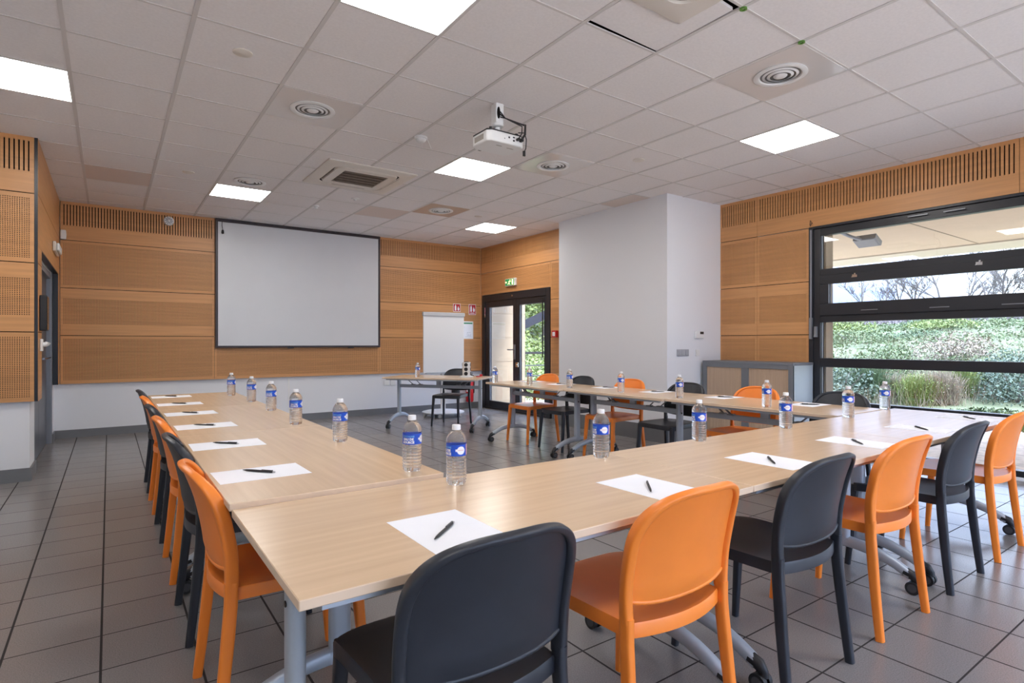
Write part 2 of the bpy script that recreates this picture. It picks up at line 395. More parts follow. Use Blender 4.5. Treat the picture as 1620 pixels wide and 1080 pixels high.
# right wall (x = 6.55): panelling then the long window
PRt = lambda u, v, d: (XR+d, u, v)
rm = MB(); rm.box((XR+.045, 3.36, 0), (XR+.2, 4.6, H+.1)); rm.box((XR+.045, YREAR-.2, 2.535), (XR+.2, 3.36, H+.1)); rm.box((XR, YREAR-.2, 0), (XR+.2, 3.36, .03)); rm.box((XR+.02, -2.8, 0), (XR+.2, -2.35, 2.6))
wall_right = struct(rm.build('wall_right', plaster, smooth=0))
panel_stack(wall_right, PRt, 4.0, 4.52); panel_stack(wall_right, PRt, 3.362, 4.0, rows=(1, 2, 3))
for a, b in ((1.512, 4.0), (-1.0, 1.512), (YREAR, -1.0)): panel_stack(wall_right, PRt, a, b, rows=(0,))
struct(MB().box((XR+.03, 3.36, 0), (XR+.045, 4.52, .10)).build('baseboard_right', base_m, smooth=0))
# left: projecting block with clad front and a recessed door on its return
lm = MB()
lm.box((-1.9, 6.56, 0), (-.57, 6.95, H+.1)); lm.box((-1.9, 6.95, 2.05), (-.57, 9.3, H+.1)); lm.box((-1.9, 8.9, 0), (-.57, 9.4, H+.1)); lm.box((-2.5, 6.56, 0), (-1.2, 9.4, H+.1))
wall_left = struct(lm.build('wall_left', plaster, smooth=0))
PLf = lambda u, v, d: (u, 6.52+d, v)
panel_stack(wall_left, PLf, XL, -1.16); panel_stack(wall_left, PLf, -1.16, -.535)
PLr = lambda u, v, d: (-.51-d, u, v)
def plainpanel(u0, u1, v0, v1): struct(MB().quads(panel(PLr, u0, u1, v0, v1, None, th=.05)).build('wood_panel', wood, wall_left, smooth=0))
plainpanel(6.53, 9.205, 2.532, 3.02); plainpanel(6.53, 9.205, 2.075, 2.524)
plainpanel(6.53, 6.86, 1.922, 2.071); plainpanel(6.53, 6.86, 1.314, 1.914); plainpanel(6.53, 6.86, .70, 1.306)
plainpanel(8.962, 9.205, .70, 2.071)
bt = MB(); bt.box((-.535, 6.519, .70), (-.512, 6.535, 3.02)); struct(bt.build('trim_1', anthr, smooth=0))
bt = MB(); bt.box((-.562, 8.95, .70), (-.5105, 8.962, 2.075)); bt.box((-.562, 6.86, .70), (-.512, 6.872, 2.075)); bt.box((-.562, 6.86, 2.063), (-.5105, 8.962, 2.075)); struct(bt.build('trim_2', anthr, smooth=0))
bl = MB(); bl.box((XL, 6.54, 0), (-.555, 6.56, .115)); bl.box((-.57, 6.5605, 0), (-.555, 6.95, .115)); bl.box((-.57, 8.9, 0), (-.555, 9.24, .10)); struct(bl.build('baseboard_left', base_m, smooth=0))
wl = MB().box((XL-.2, YREAR-.2, 0), (XL, 6.6, H+.1)); struct(wl.build('wall_side', plaster, smooth=0))
# unseen wall behind the photographer; wide window added for fill light
rw = MB(); rw.box((XL-.2, YREAR-.2, 0), (.2, YREAR, H+.1)); rw.box((5.8, YREAR-.2, 0), (6.75, YREAR, H+.1)); rw.box((.2, YREAR-.2, 0), (5.8, YREAR, .08)); rw.box((.2, YREAR-.2, 2.7), (5.8, YREAR, H+.1))
struct(rw.build('wall_rear', plaster, smooth=0))
fw = MB()
for x in (.2, 2.03, 3.86, 5.72): fw.box((x, YREAR-.14, .08), (x+.08, YREAR-.06, 2.7))
fw.box((.2, YREAR-.14, .08), (5.8, YREAR-.06, .16)); fw.box((.2, YREAR-.14, 2.62), (5.8, YREAR-.06, 2.7))
w2 = struct(fw.build('fill_window', anthr, smooth=0)); struct(MB().box((.24, YREAR-.105, .12), (5.76, YREAR-.1, 2.66)).build('pane', pane_m, w2, smooth=0))

# left door (dark grey, two leaves, in a grey frame)
fr = MB(); fr.box((-.72, 8.84, 0), (-.575, 8.9, 2.05)); fr.box((-.72, 6.93, 0), (-.575, 6.99, 2.05)); fr.box((-.72, 6.93, 1.99), (-.575, 8.9, 2.05)); fr.box((-.60, 8.86, 0), (-.566, 8.95, 2.06))
d1 = struct(fr.build('door_1', frame_grey, smooth=0))
struct(MB().box((-.66, 6.99, .012), (-.615, 7.915, 1.99)).build('door_leaf', door_grey, d1, smooth=0)); struct(MB().box((-.66, 7.921, .012), (-.615, 8.84, 1.99)).build('door_leaf', door_grey, d1, smooth=0))
hb = MB(); hb.cyl((-.575, 7.98, 1.04), (-.575, 8.78, 1.04), .012); hb.cyl((-.62, 8.02, 1.04), (-.575, 8.02, 1.04), .012); hb.cyl((-.62, 8.74, 1.04), (-.575, 8.74, 1.04), .012); hb.build('push_bar', chrome, d1)
MB().box((-.615, 7.35, 1.38), (-.609, 7.46, 1.63)).build('door_plate', cream_pl, d1)

# exit door: two glazed leaves in a dark frame
y0, y1 = 7.115, 9.155; df = MB()
df.box((XD-.01, y0, 0), (XD+.10, y0+.10, 2.115)); df.box((XD-.01, y1-.10, 0), (XD+.10, y1, 2.115)); df.box((XD-.01, y0+.1005, 1.99), (XD+.10, y1-.1005, 2.115)); df.box((XD-.005, y0+.1005, 0), (XD+.10, y1-.1005, .03))
d2 = struct(df.build('door_2', anthr, smooth=0, bevel=.004))
for a, b in ((7.215, 8.06), (8.065, 9.055)):
    lf = MB(); x0, x1 = XD+.005, XD+.07; s_ = .085 if a < 8 else .125
    lf.box((x0, a, .03), (x1, a+s_*.75, 1.99)); lf.box((x0, b-s_, .03), (x1, b, 1.99)); lf.box((x0, a+s_*.75+.0005, .03), (x1, b-s_-.0005, .15)); lf.box((x0, a+s_*.75+.0005, 1.885), (x1, b-s_-.0005, 1.99))
    L = struct(lf.build('door_leaf', anthr, d2, smooth=0, bevel=.004)); g = struct(MB().box((XD+.035, a+s_*.7, .14), (XD+.041, b-s_*.9, 1.89)).build('pane', pane_m, L, smooth=0))
    bd = MB(); ga, gb = a+s_*.75, b-s_
    for (c0, c1) in (((ga, .15), (ga+.012, 1.885)), ((gb-.012, .15), (gb, 1.885)), ((ga, 1.873), (gb, 1.885))): bd.box((XD+.02, c0[0], c0[1]), (XD+.033, c1[0], c1[1]))
    struct(bd.build('glazing_bead', frame_grey, L, smooth=0))
hm = MB(); hm.box((XD-.012, 8.075, .93), (XD+.005, 8.115, 1.19)); hm.cyl((XD-.06, 8.095, 1.10), (XD, 8.095, 1.10), .010); hm.cyl((XD-.06, 8.085, 1.10), (XD-.055, 8.24, 1.10), .0095); hm.build('door_handle', dark_alu, d2, bevel=.003)
cl = MB(); cl.box((XD-.02, 7.98, .80), (XD, 8.045, .88)); cl.cyl((XD-.02, 8.01, .84), (XD-.03, 8.01, .84), .014); cl.build('door_lock', chrome, d2)
MB().box((XD-.018, 9.02, 1.70), (XD-.01, 9.05, 1.88)).build('hinge', chrome, d2)
rd = MB(); rd.cyl((XD-.022, 7.285, .98), (XD-.022, 7.285, 1.95), .010, n=8); rd.build('door_rod', blk, d2)
MB().cyl((XD-.016, 8.16, 2.05), (XD-.009, 8.16, 2.05), .014).build('door_sensor', chrome, d2)

# long window on the right: black frame, four glazed bands in view plus the low one
WY0, WY1 = -2.35, 3.36; wf = MB()
wf.box((XR-.012, 3.31, .03), (XR+.05, 3.36, 2.535)); wf.box((XR+.001, WY0+.08, 2.425), (XR+.089, 3.235, 2.505)); wf.box((XR-.02, WY0, 2.506), (XR+.09, 3.309, 2.535)); wf.box((XR+.0, 3.235, .03), (XR+.09, 3.3095, 2.505))
for a, b in ((.03, .085), (.50, .572), (.945, 1.045), (1.447, 1.53), (1.965, 2.045)): wf.box((XR+.001, WY0+.08, a), (XR+.089, 3.235, b))
wf.box((XR, WY0, .03), (XR+.09, WY0+.08, 2.5))
for y in (-.55,): wf.box((XR-.002, y-.04, .03), (XR+.092, y+.04, 2.5))
win = struct(wf.build('window_1', anthr, smooth=0, bevel=.004))
sf = MB()      # tilting sash of the second band
sf.box((XR-.018, -.5, 1.52), (XR+.04, 3.234, 1.655)); sf.box((XR-.018, -.5, 1.872), (XR+.04, 3.234, 1.975)); sf.box((XR-.0182, 3.135, 1.656), (XR+.04, 3.2345, 1.871)); sf.box((XR-.0182, -.5, 1.656), (XR+.04, -.4, 1.871))
sash = struct(sf.build('window_sash', anthr, win, smooth=0, bevel=.004))
sg = MB(); sg.box((XR-.02, 3.13, 1.655), (XR-.0185, 3.137, 1.872)); sg.box((XR+.02, 3.128, 1.66), (XR+.03, 3.135, 1.87)); struct(sg.build('sash_gasket', frame_grey, sash, smooth=0))
for (a, b) in ((.085, .50), (.572, .945), (1.045, 1.447), (1.655, 1.872), (2.045, 2.425)):
    struct(MB().box((XR+.045, WY0+.08, a-.01), (XR+.050, 3.24, b+.01)).build('pane', pane_m, win, smooth=0))
    struct(MB().box((XR+.03, 3.226, a), (XR+.044, 3.236, b)).build('glazing_bead', frame_grey, win, smooth=0))
for (y, z) in ((2.86, 1.935), (1.79, 1.945), (.6, 1.94)):
    hk = MB(); hk.cbox((XR-.024, y, z), (.012, .05, .03)); hk.cyl((XR-.05, y-.01, z+.02), (XR-.02, y-.01, z+.02), .008, n=10); hk.cyl((XR-.045, y+.02, z-.012), (XR-.02, y+.02, z-.012), .006, n=10); hk.build('window_catch', chrome, win)
for (y, z) in ((2.72, 1.565), (2.10, 1.56), (1.55, 1.56)):
    MB().cbox((XR-.02, y, z), (.006, .16, .008)).build('vent_slot', dark_alu, win)
for (y, z) in ((2.28, 2.475), (1.98, 2.47)):
    MB().cbox((XR-.024, y, z), (.006, .17, .010)).build('vent_slot', dark_alu, win)
op = MB(); op.tube([(XR-.03, 3.325, 2.50), (XR-.03, 3.325, 1.28)], .009, n=8); op.box((XR-.045, 3.312, 1.26), (XR-.012, 3.338, 1.5)); op.build('opener_rod', dark_alu, win)
op = MB(); op.box((XR-.04, 3.262, 1.28), (XR, 3.285, 1.40)); op.cyl((XR-.055, 3.273, 1.29), (XR-.02, 3.273, 1.29), .01, n=10); op.build('opener_crank', dark_alu, win)
op = MB(); op.tube([(XR-.012, 3.345, 2.56), (XR-.018, 3.335, 2.61), (XR-.012, 3.32, 2.58), (XR-.018, 3.342, 2.545)], .004, n=6); op.build('cable', blk, win)

# ------------------------------------------------------------------ ceiling fittings
def ceiling_light(i, j, label):
    x, y = cell(i, j); t = thing('ceiling_light', label, 'light', (x+.3, y+.3, H), 0, 'square ceiling light panels')
    MB().box((-.286, -.29, -.006), (.286, .29, -.0035)).build('diffuser', lamp_m, t, smooth=0)
    f = MB()
    for a, b in (((-.294, -.294), (.294, -.289)), ((-.294, .289), (.294, .294)), ((-.294, -.294), (-.286, .294)), ((.286, -.294), (.294, .294))): f.box((a[0], a[1], -.0065), (b[0], b[1], -.001))
    f.build('frame', white_pl, t, smooth=0)
for a in ((-1, 1, 'bright square light panel cut off by the left picture edge, above the clad block'), (2, -3, 'bright square light panel cut off by the top picture edge'),
          (2, 5, 'bright square light panel in front of the projection screen, beside the round vent'), (5, 1, 'bright square light panel just beyond the white projector'),
          (8, 5, 'bright square light panel farthest away, near the exit door corner'), (8, -3, 'bright square light panel nearest the window wall'),
          (5, -7, 'bright square light panel over the area behind the photographer'), (-1, -7, 'bright square light panel at the rear left behind the photographer'), (11-3, -11, 'bright square light panel at the rear right behind the photographer')):
    ceiling_light(*a)
def vent(i, j, label, plate):
    x, y = cell(i, j); t = thing('ceiling_vent', label, 'vent', (x+.3, y+.3, H), 0, 'round ceiling vents')
    if plate: MB().box((-.29, -.293, -.0055), (.29, .293, -.001)).build('vent_plate', plate, t, smooth=0)
    r = MB(); z = -.0055
    r.lathe([(.125, z+.002), (.165, z), (.168, z-.006), (.150, z-.012), (.132, z-.009), (.127, z-.003), (.127, z+.003)], 40, caps=False); r.build('outer_ring', white_pl, t)
    MB().lathe([(.0, z-.0008), (.126, z-.0008)], 40, caps=False).build('throat', vent_dark, t)
    c = MB(); c.lathe([(.096, z-.006), (.110, z-.002), (.113, z-.004), (.098, z-.010)], 40, caps=False); c.lathe([(.064, z-.009), (.079, z-.004), (.083, z-.006), (.067, z-.014)], 40, caps=False); c.build('cone', white_pl, t)
    MB().lathe([(0, z-.018), (.022, z-.017), (.038, z-.013), (.044, z-.007), (.03, z-.002)], 32, caps=False).build('centre_cap', white_pl, t)
vent(6, -4, 'round ceiling vent in a glossy square plate, nearest the camera', white_gloss)
vent(2, 0, 'round ceiling vent in a glossy plate, on the left side of the ceiling', white_gloss)
vent(6, 0, 'round ceiling vent in a glossy plate, beyond the projector on its right', white_gloss)
vent(2, 4, 'round ceiling vent set directly in a white tile before the screen', None)
vent(6, 4, 'round ceiling vent in a brownish plate, nearest the exit door', stain_plate)
def cassette(cx, cy, label, big):
    t = thing('air_conditioner', label, 'air conditioner', (cx, cy, H), 0, 'ceiling air conditioning cassettes')
    p = MB(); s_ = .475
    def rr(h, r, n=8):
        out = []
        for q, (sx, sy) in enumerate(((1, 1), (-1, 1), (-1, -1), (1, -1))):
            for k in range(n+1):
                a = q*PI/2+k*PI/2/n; out.append((sx*(h-r)+r*math.cos(a), sy*(h-r)+r*math.sin(a)))
        return out
    p.rings([[(x, y, -.001) for x, y in rr(s_, .012)], [(x, y, -.012) for x, y in rr(s_, .012)], [(x, y, -.018) for x, y in rr(s_-.015, .012)], [(x, y, -.021) for x, y in rr(.358, .11)], [(x, y, -.006) for x, y in rr(.351, .105)], [(x, y, -.006) for x, y in rr(.335, .10)], [(x, y, -.024) for x, y in rr(.325, .10)], [(x, y, -.026) for x, y in rr(.24, .012)], [(x, y, -.018) for x, y in rr(.235, .012)]], caps=False)
    p.build('panel', cream_pl, t, smooth=30)
    ch = MB(); ch.rings([[(x, y, -.0065) for x, y in rr(.352, .105)], [(x, y, -.0065) for x, y in rr(.334, .10)]], caps=False); ch.build('air_slot', felt, t)
    for k in range(4):
        T = Matrix.Rotation(k*PI/2, 4, 'Z'); lv = MB(); lv.box((-.19, .334, -.022), (.19, .348, -.010), T=T); lv.build('louver', grille_m if k < 2 else cream_pl, t, bevel=.003)
    g = MB(); g.box((-.235, -.235, -.014), (.235, .235, -.010))
    for k in range(5): y = -.19+.095*k; g.box((-.235, y-.004, -.024), (.235, y+.004, -.012))
    for k in range(40): x = -.232+.0119*k; g.box((x-.0012, -.235, -.021), (x+.0012, .235, -.013))
    g.build('grille', grille_m, t, smooth=0)
cassette(2.23, 6.04, 'whole square air conditioner cassette with brown grille in front of the screen', 0)
cassette(2.15, 1.60, 'air conditioner cassette cut off by the top picture edge beside the loose tile', 1)
def puck(name, x, y, label, cat, prof, m=white_pl, group=None):
    o = MB().lathe(prof, 28).build(name, m); o.location = (x, y, H-.0005); return tag(o, label, cat, group)
disc = [(.0, 0), (.058, 0), (.058, -.004), (.050, -.007), (.0, -.008)]
for (x, y, l) in ((.68, 3.862, 'flat round cover in the ceiling tile nearest the upper left vent'), (.686, 6.887, 'flat round cover in the far left ceiling, left of the light before the screen'),
                  (4.268, 3.869, 'flat round cover in the ceiling right of the projector'), (4.298, 6.898, 'flat round cover in the ceiling near the farthest light panel')):
    puck('ceiling_cover', x, y, l, 'cover', disc, cream_pl, 'flat round ceiling covers')
sm = thing('smoke_detector', 'white domed smoke detector on the ceiling left of the projector', 'smoke detector', (2.231, 4.531, H-.004))
MB().lathe([(0, 0), (.056, 0), (.056, -.014), (.048, -.02), (0, -.02)], 28).build('base', white_pl, sm); MB().lathe([(.046, -.019), (.044, -.028), (.034, -.04), (.018, -.046), (0, -.047)], 28).build('head', white_pl, sm)
MB().tube([(.056, 0, -.004), (.10, .06, -.003), (.2, .2, -.003)], .004, n=6).build('wire', white_pl, sm)
puck('ceiling_sensor', 2.515, 6.945, 'small white domed sensor on the ceiling beyond the whole air conditioner', 'sensor', [(0, 0), (.05, 0), (.048, -.006), (.02, -.010), (.018, -.02), (.01, -.028), (0, -.03)])
puck('ceiling_sprinkler', 2.221, 7.593, 'small white sensor with dark collar on the ceiling close to the screen', 'sensor', [(0, 0), (.04, 0), (.04, -.012), (.02, -.02), (.018, -.04), (0, -.045)])
for (x, y, l) in ((2.793, 1.786, 'green ring cap at the corner of the loose ceiling tile'), (3.387, 1.783, 'green ring cap at the corner of the nearest glossy vent plate')):
    o = MB().lathe([(.010, 0), (.020, 0), (.020, -.007), (.010, -.007), (.010, 0)], 20, caps=False).build('ring_cap', green_ring); o.location = (x, y, H-.004); tag(o, l, 'cap', 'green ceiling caps')

# projector on its short ceiling column
pj = thing('projector', 'white projector hanging from the ceiling with black cables behind it', 'projector', (2.40, 3.58, H))
mt = MB(); mt.box((-.035, -.035, -.155), (.035, .035, -.004)); mt.lathe([(.05, -.155), (.045, -.175), (.02, -.18)], 24); mt.cyl((0, 0, -.23), (0, 0, -.17), .018); mt.build('mount', white_pl, pj, bevel=.006)
MB().prism([(-.014+.014*math.cos(a), -.08+.045*math.sin(a)) for a in np.linspace(0, 2*PI, 20)[:-1]], 'y', -.038, -.0345).build('mount_opening', felt, pj)
b_ = MB(); b_.prism([(-.165, -.10), (-.13, -.125), (.13, -.125), (.165, -.10), (.165, .09), (.12, .125), (-.12, .125), (-.165, .09)], 'z', -.335, -.255)
pb = b_.build('body', white_pl, pj, bevel=.010, seg=3)
tp = MB(); tp.prism([(-.16, -.10), (-.125, -.118), (.125, -.118), (.16, -.10), (.16, .09), (.12, .12), (-.12, .12), (-.16, .09)], 'z', -.256, -.246); tp.box((-.06, -.06, -.246), (.06, .06, -.225)); tp.cyl((-.12, -.09, -.25), (-.12, -.09, -.226), .012); tp.cyl((.11, -.09, -.25), (.11, -.09, -.232), .014); tp.build('top_plate', blk, pj)
pr = MB()
for (x, z, w_, h_) in ((.02, -.285, .012, .012), (.062, -.278, .016, .010), (.062, -.302, .014, .012), (.092, -.290, .018, .016), (.12, -.288, .02, .02), (-.02, -.30, .006, .006)): pr.box((x-w_/2, -.1275, z-h_/2), (x+w_/2, -.124, z+h_/2))
pr.build('socket_panel', blk, pb, smooth=0)
gr = MB()
for k in range(7): gr.box((-.1665, -.06+.018*k, -.315), (-.1645, -.05+.018*k, -.275))
gr.build('side_vent', grille_m, pb, smooth=0)
MB().box((-.05, -.06, -.3365), (.0, -.055, -.335)).box((.05, -.05, -.3365), (.11, -.046, -.335)).build('underside_latch', grille_m, pb, smooth=0)
MB().lathe([(.034, 0), (.034, .02), (.028, .022), (.024, .010), (0, .012)], 24, T=Matrix.Translation((-.07, .125, -.295)) @ Matrix.Rotation(-PI/2, 4, 'X')).build('lens', blk, pj)
cbx = MB()
for k, (x, dx) in enumerate(((.09, .06), (.115, .09), (.125, .13))):
    cbx.tube([(.0, -.037, -.07-.02*k), (.03, -.06, -.12), (dx, -.10-.02*k, -.15-.01*k), (x+.03, -.15, -.19+.01*k), (x+.02, -.16, -.25), (x, -.15, -.285), (x, -.126, -.288)], .0045, n=8)
cbx.tube([(.10, -.13, -.235), (.15, -.14, -.23), (.175, -.13, -.27), (.17, -.13, -.34), (.155, -.13, -.37)], .004, n=8); cbx.box((.145, -.136, -.40), (.163, -.124, -.362))
cbx.box((.085, -.155, -.298), (.10, -.125, -.282)); cbx.box((.112, -.158, -.302), (.13, -.125, -.28))
cbx.build('cable', blk, pj)

# ------------------------------------------------------------------ wall fittings
sc = thing('projection_screen', 'large white screen in a dark frame on the back wall', 'screen', (2.503, YB-.03, 1.146))
sx, sh = 1.25, 1.87
MB().box((-sx+.03, -.012, .025), (sx-.03, -.004, sh-.03)).build('screen_surface', screen_m, sc, smooth=0)
f = MB(); f.box((-sx, -.02, 0), (sx, .028, .03)); f.box((-sx, -.02, sh-.045), (sx, .028, sh)); f.box((-sx, -.02, .03), (-sx+.034, .028, sh-.045)); f.box((sx-.034, -.02, .03), (sx, .028, sh-.045)); f.build('frame', screen_edge, sc, smooth=0, bevel=.004)
f = MB(); f.box((-.25, -.026, -.012), (-.16, .0, .004)); f.box((.70, -.026, -.012), (.79, 0, .004)); f.build('screen_clip', blk, sc, smooth=0)
f = MB(); f.tube([(-1.165, -.03, sh-.04), (-1.168, -.035, sh-.10), (-1.158, -.034, sh-.15)], .004, n=8); f.lathe([(.005, .06), (.016, .045), (.018, .01), (.012, 0)], 12, c=(-1.158, -.034, sh-.22)); f.build('pull_cord', blk, sc)
bell = thing('fire_bell', 'round grey alarm sounder on the slotted panel left of the screen', 'alarm', (.679, YB-.002, 2.905)); Tb = Matrix.Rotation(PI/2, 4, 'X')
MB().lathe([(.0, 0), (.064, 0), (.064, .02), (.058, .034), (.044, .04), (0, .04)], 32, T=Tb).build('sounder_body', white_pl, bell)
g = MB()
for k in range(10):
    a = k*PI/5; g.box((.018, -.005, .039), (.05, .005, .043), T=Tb @ Matrix.Rotation(a, 4, 'Z'))
g.build('sound_slots', ink, bell); MB().lathe([(0, .04), (.012, .04), (.010, .05), (0, .052)], 16, T=Tb).build('centre_lamp', white_pl, bell)
ms = thing('motion_sensor', 'small rounded white motion sensor high in the far left corner', 'sensor', (-.472, YB-.002, 2.59))
MB().prism([(-.028, -.06), (.028, -.06), (.032, 0), (.028, .06), (-.028, .06), (-.032, 0)], 'y', -.045, 0).build('casing', white_pl, ms, bevel=.012, seg=3)
el = thing('emergency_light', 'white emergency light unit above the grey side door', 'light', (-.508, 8.33, 2.29))
MB().box((0, -.26, -.055), (.03, .26, .055)).build('base', cream_pl, el, bevel=.008); MB().box((.03, -.22, -.042), (.058, .22, .042)).build('cover', white_pl, el, bevel=.012)
rp_ = thing('control_panel', 'glossy black wall panel on the narrow wood strip beside the grey door', 'control panel', (-.508, 6.72, 1.485))
MB().box((0, -.10, -.16), (.05, .10, .16)).build('casing', blk, rp_, bevel=.006); MB().box((.05, -.09, -.15), (.054, .09, .15)).build('glass_front', white_gloss if 0 else mat('black_glass', (.01, .01, .012), .08), rp_)
hk = thing('wall_hook', 'white bracket sticking out below the black wall panel', 'bracket', (-.508, 6.70, 1.20))
MB().box((0, -.045, -.06), (.02, .045, .05)).build('back_plate', white_pl, hk, bevel=.004); MB().tube([(.02, 0, .0), (.035, 0, .0), (.05, 0, .008), (.055, 0, .02)], .022, n=10).build('knob', white_pl, hk)
# thermostat + switches on the column's short face
th = thing('thermostat', 'small white thermostat with dark display on the white column', 'thermostat', (6.085, 4.518, 1.318))
MB().box((-.08, -.028, -.045), (.08, 0, .045)).build('casing', white_pl, th, bevel=.005); MB().box((.0, -.030, .008), (.07, -.027, .04)).build('display', blk, th)
sw = thing('light_switch', 'grey three gang light switch plate on the white column', 'switch', (5.775, 4.518, 1.095)); sil = mat('silver_plastic', (.40, .41, .44), .4)
MB().box((-.112, -.010, -.042), (.112, 0, .042)).build('plate', sil, sw, bevel=.003)
for x in (-.07, 0, .07): MB().box((x-.028, -.016, -.028), (x+.028, -.009, .028)).build('rocker', sil, sw, bevel=.002)
s2 = thing('wall_socket', 'white single socket beside the grey switch plate on the column', 'socket', (6.066, 4.518, 1.09))
MB().box((-.04, -.010, -.04), (.04, 0, .04)).build('plate', white_pl, s2, bevel=.003); MB().lathe([(.024, .0), (.024, .004), (0, .004)], 20, T=Matrix.Translation((0, -.009, 0)) @ Matrix.Rotation(PI/2, 4, 'X')).build('outlet', white_pl, s2)
for k, x in enumerate((3.90, 4.02)):
    s3 = thing('wall_socket', ('left' if k == 0 else 'right')+' one of two white sockets low on the back wall behind the presenter table', 'socket', (x, YB+.043, .53), 0, 'sockets on the back wall')
    MB().box((-.045, -.012, -.045), (.045, 0, .045)).build('plate', white_pl, s3, bevel=.003); MB().lathe([(.022, 0), (.022, .003), (0, .003)], 20, T=Matrix.Translation((0, -.012, 0)) @ Matrix.Rotation(PI/2, 4, 'X')).build('outlet', white_pl, s3)
# signs
def ext_sign(x, z0, z1, label, foot):
    t = thing('fire_sign', label, 'sign', (x, YB-.001, z0), 0, 'fire extinguisher signs'); h_ = z1-z0; w_ = .077
    MB().box((-w_, -.004, 0), (w_, 0, h_)).build('sign_plate', lwhite, t); MB().box((-w_+.008, -.0055, .008), (w_-.008, -.0039, h_-.008)).build('red_field', sign_red, t)
    p = MB(); zb = .02 if not foot else .055; H2 = h_-.02-zb
    p.prism([(-.048, zb), (-.012, zb), (-.012, zb+H2*.72), (-.022, zb+H2*.86), (-.022, zb+H2), (-.038, zb+H2), (-.038, zb+H2*.86), (-.048, zb+H2*.72)], 'y', -.007, -.005)
    p.prism([(.018, zb), (.044, zb), (.054, zb+H2*.3), (.044, zb+H2*.55), (.040, zb+H2*.42), (.030, zb+H2*.8), (.016, zb+H2*.5), (.010, zb+H2*.25)], 'y', -.007, -.005)
    if foot: p.box((-.055, -.007, .02), (.055, -.005, .026)); p.box((-.045, -.007, .032), (.045, -.005, .038))
    p.build('pictogram', lwhite, t, smooth=0)
ext_sign(5.264, 1.798, 1.945, 'red extinguisher sign above the flipchart, left of two', 0)
ext_sign(5.60, 1.75, 1.945, 'taller red extinguisher sign nearest the exit door, right of two', 1)
pn = thing('evacuation_plan', 'framed evacuation plan with green header, partly behind the flipchart', 'notice', (5.46, YB-.001, 1.294))
MB().box((-.16, -.012, 0), (.155, 0, .33)).build('frame', white_pl, pn, bevel=.003); MB().box((-.14, -.0135, .018), (.135, -.0115, .312)).build('plan_sheet', paper_m, pn); MB().box((-.14, -.0145, .28), (.135, -.013, .305)).build('header_band', plan_g, pn)
ik = MB()
for a in (((.02, .06), (.10, .063)), ((.02, .12), (.10, .123)), ((.02, .06), (.023, .123)), ((.098, .06), (.101, .10)), ((.055, .06), (.058, .10)), ((-.02, .04), (.12, .043)), ((-.13, .262), (-.06, .27)), ((-.13, .22), (-.03, .223)), ((-.13, .20), (-.05, .203))): ik.box((a[0][0], -.0148, a[0][1]), (a[1][0], -.0134, a[1][1]))
ik.build('plan_lines', ink, pn, smooth=0)
ex = thing('exit_sign', 'small lit green exit sign above the glazed exit door', 'sign', (XD-.002, 8.18, 2.285))
MB().box((-.045, -.15, -.065), (0, .15, .065)).build('housing', white_pl, ex, bevel=.006); MB().box((-.0475, -.125, -.055), (-.0445, .135, .055)).build('green_panel', green_m, ex)
p = MB(); X = lambda poly: p.prism(poly, 'x', -.0495, -.047)
X([(-.105, -.045), (-.065, -.045), (-.065, .045), (-.105, .045)])                         # doorway
X([(-.012+.011*math.cos(a), .034+.011*math.sin(a)) for a in np.linspace(0, 2*PI, 14)[:-1]])   # runner: head, body, limbs
X([(-.008, .02), (.012, .016), (.03, -.012), (.014, -.016)]); X([(-.008, .02), (-.036, .008), (-.034, .0), (-.004, .010)]); X([(.008, .016), (.036, .018), (.037, .010), (.012, .006)])
X([(.014, -.016), (.03, -.012), (.062, -.034), (.056, -.042)]); X([(.014, -.016), (.024, -.02), (-.006, -.045), (-.018, -.042)])
X([(.09, -.012), (.125, -.012), (.125, .012), (.09, .012)])
p.build('pictogram', exit_w, ex, smooth=0)
cp = thing('call_point', 'red fire alarm call point between the exit door and white column', 'call point', (XD-.002, 6.965, 1.36))
MB().box((-.05, -.055, -.055), (0, .055, .055)).build('housing', red_m, cp, bevel=.005); MB().box((-.052, -.032, -.035), (-.0495, .032, .03)).build('press_plate', lwhite, cp)
# fire extinguishers under the two signs
def extinguisher(x, z, r, h_, label, co2):
    t = thing('fire_extinguisher', label, 'fire extinguisher', (x, YB-r-.0, z), 0, 'red fire extinguishers on the back wall')
    MB().lathe([(r*.8, 0), (r, .02), (r, h_-.06), (r*.9, h_-.03), (r*.55, h_-.005), (.022, h_), (.022, h_+.03)], 28).build('cylinder', red_m, t)
    hd = MB(); hd.cyl((0, 0, h_+.02), (0, 0, h_+.06), .018); hd.box((-.015, -.09, h_+.05), (.015, .03, h_+.062)); hd.box((-.015, -.10, h_+.075), (.015, .03, h_+.085)); hd.build('valve_handle', blk, t, bevel=.003)
    MB().tube([(.0, 0, h_+.04), (r*.9, -.03, h_+.03), (r+.012, -.02, h_-.08), (r+.008, -.02, h_*.35)], .010, n=8).build('hose', blk, t)
    lb = MB(); lb.rings([[(r*1.006*math.sin(a), -r*1.006*math.cos(a), zz) for a in np.linspace(-1.5, -.5, 12)] for zz in (h_*.42, h_*.70)], caps=False, closed=False); lb.build('label', lwhite, t)
    if co2: MB().lathe([(r*1.03, 0), (r*1.03, .06), (r*.9, .07)], 28, c=(0, 0, -.002)).build('foot_ring', blk, t)
    else: MB().box((-.03, .0, h_-.10), (.03, r, h_-.06)).build('wall_bracket', blk, t)
extinguisher(5.50, .12, .072, .46, 'red fire extinguisher near the exit door under the taller sign', 0)
extinguisher(5.20, .30, .075, .42, 'red fire extinguisher with black foot, seen behind the presenter chair', 1)

